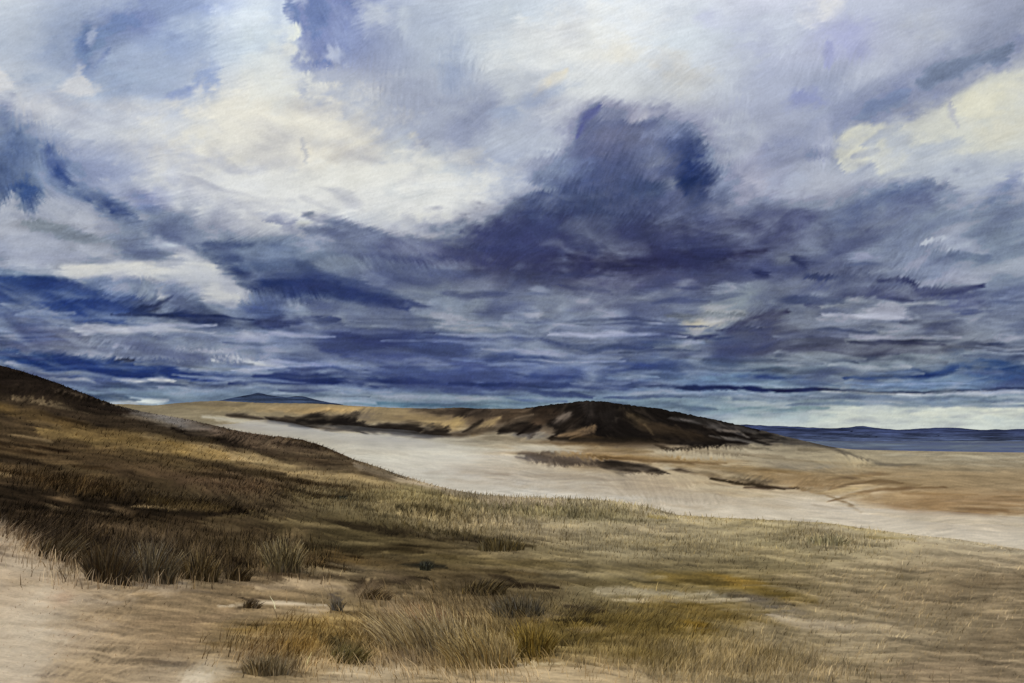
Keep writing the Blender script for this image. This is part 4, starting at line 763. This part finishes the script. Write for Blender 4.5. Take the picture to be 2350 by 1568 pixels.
COAST = [(1200,985),(1560,980),(1700,975),(1800,978),(1860,981),(1900,983),(1945,982),(1980,977),(2010,982),(2050,986),(2100,985),(2150,982),(2200,982),(2250,986),(2300,986),(2350,984),(2480,978),(2700,985),(3250,995)]
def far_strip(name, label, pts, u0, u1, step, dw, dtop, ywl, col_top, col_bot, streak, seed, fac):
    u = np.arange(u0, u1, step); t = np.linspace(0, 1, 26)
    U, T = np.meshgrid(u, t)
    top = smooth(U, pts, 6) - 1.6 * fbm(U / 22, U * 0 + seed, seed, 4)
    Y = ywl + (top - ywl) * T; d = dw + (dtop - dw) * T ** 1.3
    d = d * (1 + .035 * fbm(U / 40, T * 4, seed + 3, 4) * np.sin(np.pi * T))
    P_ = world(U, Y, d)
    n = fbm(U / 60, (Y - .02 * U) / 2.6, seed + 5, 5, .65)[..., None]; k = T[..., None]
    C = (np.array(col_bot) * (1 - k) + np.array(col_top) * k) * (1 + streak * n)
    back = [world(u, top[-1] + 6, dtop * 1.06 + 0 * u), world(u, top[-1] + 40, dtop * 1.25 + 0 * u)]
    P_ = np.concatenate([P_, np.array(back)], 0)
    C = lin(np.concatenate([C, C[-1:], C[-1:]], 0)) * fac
    link(name, grid_mesh(name, P_, C), tint_material(name + "_haze_tint", 1.0, 0.0), "structure", label)  # far air is painted into the surface colour as a blue tint
far_strip("distant_coast", "low indigo coast across the water on the right", COAST, 1150, 3250, 4, 14500, 17500, 1013, (52,60,90), (74,84,108), .8, 411, .70)  # indigo stands for distance haze, put into the base colour
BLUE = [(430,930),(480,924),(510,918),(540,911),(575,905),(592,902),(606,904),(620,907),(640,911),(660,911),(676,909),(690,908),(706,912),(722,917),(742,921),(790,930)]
far_strip("distant_hill", "small dark blue hill on the far skyline", BLUE, 430, 790, 2, 7000, 9000, 940, (46,57,80), (82,98,122), .75, 433, .66)  # blue of the far air painted into the hill's colour

# ================================================================== GRASS AND TUSSOCKS
M_GRASS = tint_material("dry_grass_blades", 1.0, 0.0)
rng = np.random.default_rng(5)
random.seed(5)

def ground_pt(u, y):
    u = np.asarray(u, float); y = np.asarray(y, float)
    return world(u, y, fg_depth(u, y))

def blades(base, height, width, lean, colour, segs=2):
    """base (n,3), height (n), width (n), lean (n,3) tip shift, colour (n,3) linear -> verts, tris, colours"""
    n = len(base)
    toward = base[:, :2] / np.linalg.norm(base[:, :2], axis=1, keepdims=True)
    ang = rng.normal(0, .7, n)
    side = np.stack([toward[:, 1] * np.cos(ang) - toward[:, 0] * np.sin(ang) * .3, -toward[:, 0] * np.cos(ang) - toward[:, 1] * np.sin(ang) * .3, 0 * ang], -1)
    V = []; C = []
    for k in range(segs + 1):
        f = k / segs
        p = base + lean * (f ** 1.8)[..., None] if not np.isscalar(f) else base + lean * f ** 1.8
        p = p + np.stack([0 * height, 0 * height, height * (f - .12 * f * f)], -1)
        w = width * (1 - .8 * f)
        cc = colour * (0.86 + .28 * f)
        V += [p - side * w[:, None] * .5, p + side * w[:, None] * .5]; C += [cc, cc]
    V = np.stack(V, 1); C = np.stack(C, 1); m = 2 * (segs + 1)
    off = (np.arange(n) * m)[:, None]
    q = np.concatenate([np.array([[2 * k, 2 * k + 1, 2 * k + 3, 2 * k + 2]]) + off for k in range(segs)], 0)
    return V.reshape(-1, 3), q, C.reshape(-1, 3)

def sample_col(u, y, var):
    c = fg.at(u, y)
    f = 1 + var * rng.standard_normal(len(u))
    return lin(np.clip(c * f[:, None] + rng.normal(0, 3, (len(u), 1)) * np.array([1, .6, -.4]), 8, 235)) * ALB

def meadow():
    us, ys, hs, ls = [], [], [], []
    def patch(n, x, y, a, b, ang, h, lean):
        dx = rng.normal(0, .55, n) * a; dy = np.clip(rng.normal(0, .55, n), -1.3, 1.3) * b; t = math.radians(ang)
        us.append(x + dx * math.cos(t) - dy * math.sin(t)); ys.append(y + dx * math.sin(t) + dy * math.cos(t))
        hs.append(h * rng.uniform(.5, 1.2, n)); ls.append(lean + rng.normal(0, .22, n))
    patch(4200, 1250, 1165, 330, 24, 3, 15, .05); patch(2600, 1020, 1190, 220, 40, 6, 17, .15); patch(1500, 850, 1140, 180, 30, 10, 12, .25)
    patch(2200, 200, 1120, 200, 24, 9, 18, .35); patch(1600, 450, 1160, 160, 16, 6, 15, .4); patch(1800, 640, 1130, 160, 26, 8, 12, .3)
    patch(1800, 120, 1235, 110, 40, 10, 34, .5); patch(3200, 330, 1290, 190, 48, 0, 38, .1); patch(1800, 600, 1280, 160, 40, 4, 26, .1)
    patch(3400, 1020, 1470, 240, 90, 0, 36, -.35); patch(2600, 1650, 1520, 320, 50, 4, 30, .25); patch(1200, 1900, 1240, 130, 26, 6, 14, .1)
    patch(2200, 1500, 1250, 300, 40, 3, 12, .1); patch(2600, 1450, 1430, 260, 60, 4, 20, .5); patch(2200, 2050, 1400, 320, 120, 0, 14, .5)
    patch(1400, 700, 1490, 170, 50, 0, 34, .4); patch(1500, 650, 1000, 160, 30, 10, 8, .4); patch(1400, 450, 1060, 300, 60, 10, 11, .5); patch(900, 250, 1190, 250, 20, 6, 16, .4)
    cu = rng.uniform(0, 2350, 2600); us.append(cu); ys.append(crest(cu) + rng.uniform(1, 8, 2600)); hs.append(rng.uniform(3, 8, 2600) + 5 * rng.random(2600) * ((cu > 820) & (cu < 1600))); ls.append(rng.normal(.3, .3, 2600))
    gu = rng.uniform(-60, 2420, 6000); gy = rng.uniform(0, 1, 6000); gy = crest(gu) + 10 + gy * (1600 - crest(gu)); us.append(gu); ys.append(gy); hs.append(rng.uniform(4, 10, 6000)); ls.append(rng.normal(.4, .5, 6000))
    u = np.concatenate(us); y = np.concatenate(ys); h = np.concatenate(hs); l = np.concatenate(ls)
    ok = (y > crest(u) + 1) & (y < 1640); u, y, h, l = u[ok], y[ok], h[ok], l[ok]
    base = ground_pt(u, y); d = base[:, 1]; px = d / FOC
    base[:, 2] -= px * 2
    n = len(u)
    lean = np.stack([l * h * px, rng.normal(0, .3, n) * h * px, 0 * h], -1)
    c = sample_col(u, y - .35 * h, .12) * 1.08
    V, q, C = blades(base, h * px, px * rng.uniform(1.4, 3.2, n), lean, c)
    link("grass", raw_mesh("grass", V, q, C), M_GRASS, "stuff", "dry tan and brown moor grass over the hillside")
meadow()

def tussock(u, y, wd, ht, lean, n, tone, label, cat="grass tussock", spread=.35, arch=0.0, var=.16):
    root = ground_pt([u], [y])[0]; px = root[1] / FOC
    a = rng.random(n) * 2 * np.pi; r = np.sqrt(rng.random(n))
    bx = r * np.cos(a) * wd * .5 * px; by = r * np.sin(a) * wd * .5 * px
    base = np.stack([bx, by, np.zeros(n)], -1)
    uu = u + (root[0] + bx - root[0]) / px
    dd = root[1] + by                                           # sit every blade on the slope
    yy = np.full(n, float(y))
    for _ in range(12):
        yy = yy + (fg_depth(uu, yy) - dd) / np.maximum(fg_depth(uu, yy), 1) * 180
    zz = -(yy - HOR) / FOC * dd
    base[:, 2] = np.clip(zz - root[2], -.3 * wd * px, .3 * wd * px) - 1.5 * px
    h = ht * px * rng.uniform(.45, 1.1, n) * (1 - .35 * r ** 2)
    ln = np.stack([(lean + arch * rng.random(n) + rng.normal(0, .16, n)) * h + spread * bx / (wd * .5 * px) * h, rng.normal(0, .2, n) * h + spread * by / (wd * .5 * px) * h, -.12 * abs(arch) * h], -1)
    g = np.array(tone, float) * (1 + var * rng.standard_normal(n))[:, None] + rng.normal(0, 4, (n, 1)) * np.array([1, .5, -.6])
    c = lin(np.clip(g * np.array([1.13, 1.16, 1.12]), 12, 230)) * ALB
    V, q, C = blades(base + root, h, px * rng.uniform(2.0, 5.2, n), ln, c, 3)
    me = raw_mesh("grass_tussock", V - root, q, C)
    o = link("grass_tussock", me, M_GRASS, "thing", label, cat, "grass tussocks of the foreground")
    o.location = root
for a in [
 (250,1338,95,110,.05,420,(72,60,46),"darkest brown upright tussock at the edge of the pale sand bank"),
 (350,1336,100,105,.08,420,(96,84,68),"grey brown tussock standing right of the darkest tussock"),
 (140,1285,95,66,.55,300,(92,78,60),"low tussock combed to the right above the pale sand bank"),
 (455,1330,95,80,.0,340,(88,73,52),"brown tussock between the grey brown one and the dark sprig"),
 (545,1332,50,46,.35,160,(78,64,46),"small dark tussock leaning right beside the bare sand"),
 (648,1312,80,92,.0,320,(112,97,72),"light tan upright tussock on the dark moor slope"),
 (576,1396,40,26,.5,90,(86,72,56),"tiny dark sprig alone on the pale sand stripe"),
 (976,1310,22,26,.0,110,(62,60,50),"tiny blackish bush on the brown slope"),
 (772,1402,24,40,.0,80,(98,88,76),"thin grey sprig at the right end of the sand stripe"),
 (860,1375,70,36,.75,220,(106,88,66),"curled tussock swept over under a dark bank"),
 (985,1500,230,128,-.34,800,(142,122,92),"largest tan tussock with long arching blades"),
 (1105,1530,160,112,-.2,520,(138,117,82),"golden brown tussock right of the largest arching one"),
 (1190,1414,115,58,.0,340,(88,78,63),"grey tussock with blunt upright tips behind the arching ones"),
 (1222,1506,86,92,.0,360,(114,94,50),"olive tussock with a dark base by the pale bare ground"),
 (800,1522,84,52,.35,280,(98,86,56),"dark olive tussock in ochre turf"),
 (610,1548,100,54,.0,280,(114,98,75),"rounded grey brown tussock at the bottom of the view"),
 (1110,1364,100,46,.45,260,(80,67,47),"dark swept tussock on the bank above the grey tussock"),
 (1150,1262,110,36,.1,260,(86,74,52),"short dark tussock row on the rim of the near slope"),
 (1900,1250,90,34,.1,220,(140,128,102),"pale tussock alone on the wide right slope"),
 (1340,1408,70,22,.5,140,(74,63,46),"flattened dark tussock beside the ochre turf"),
]:
    tussock(*a)
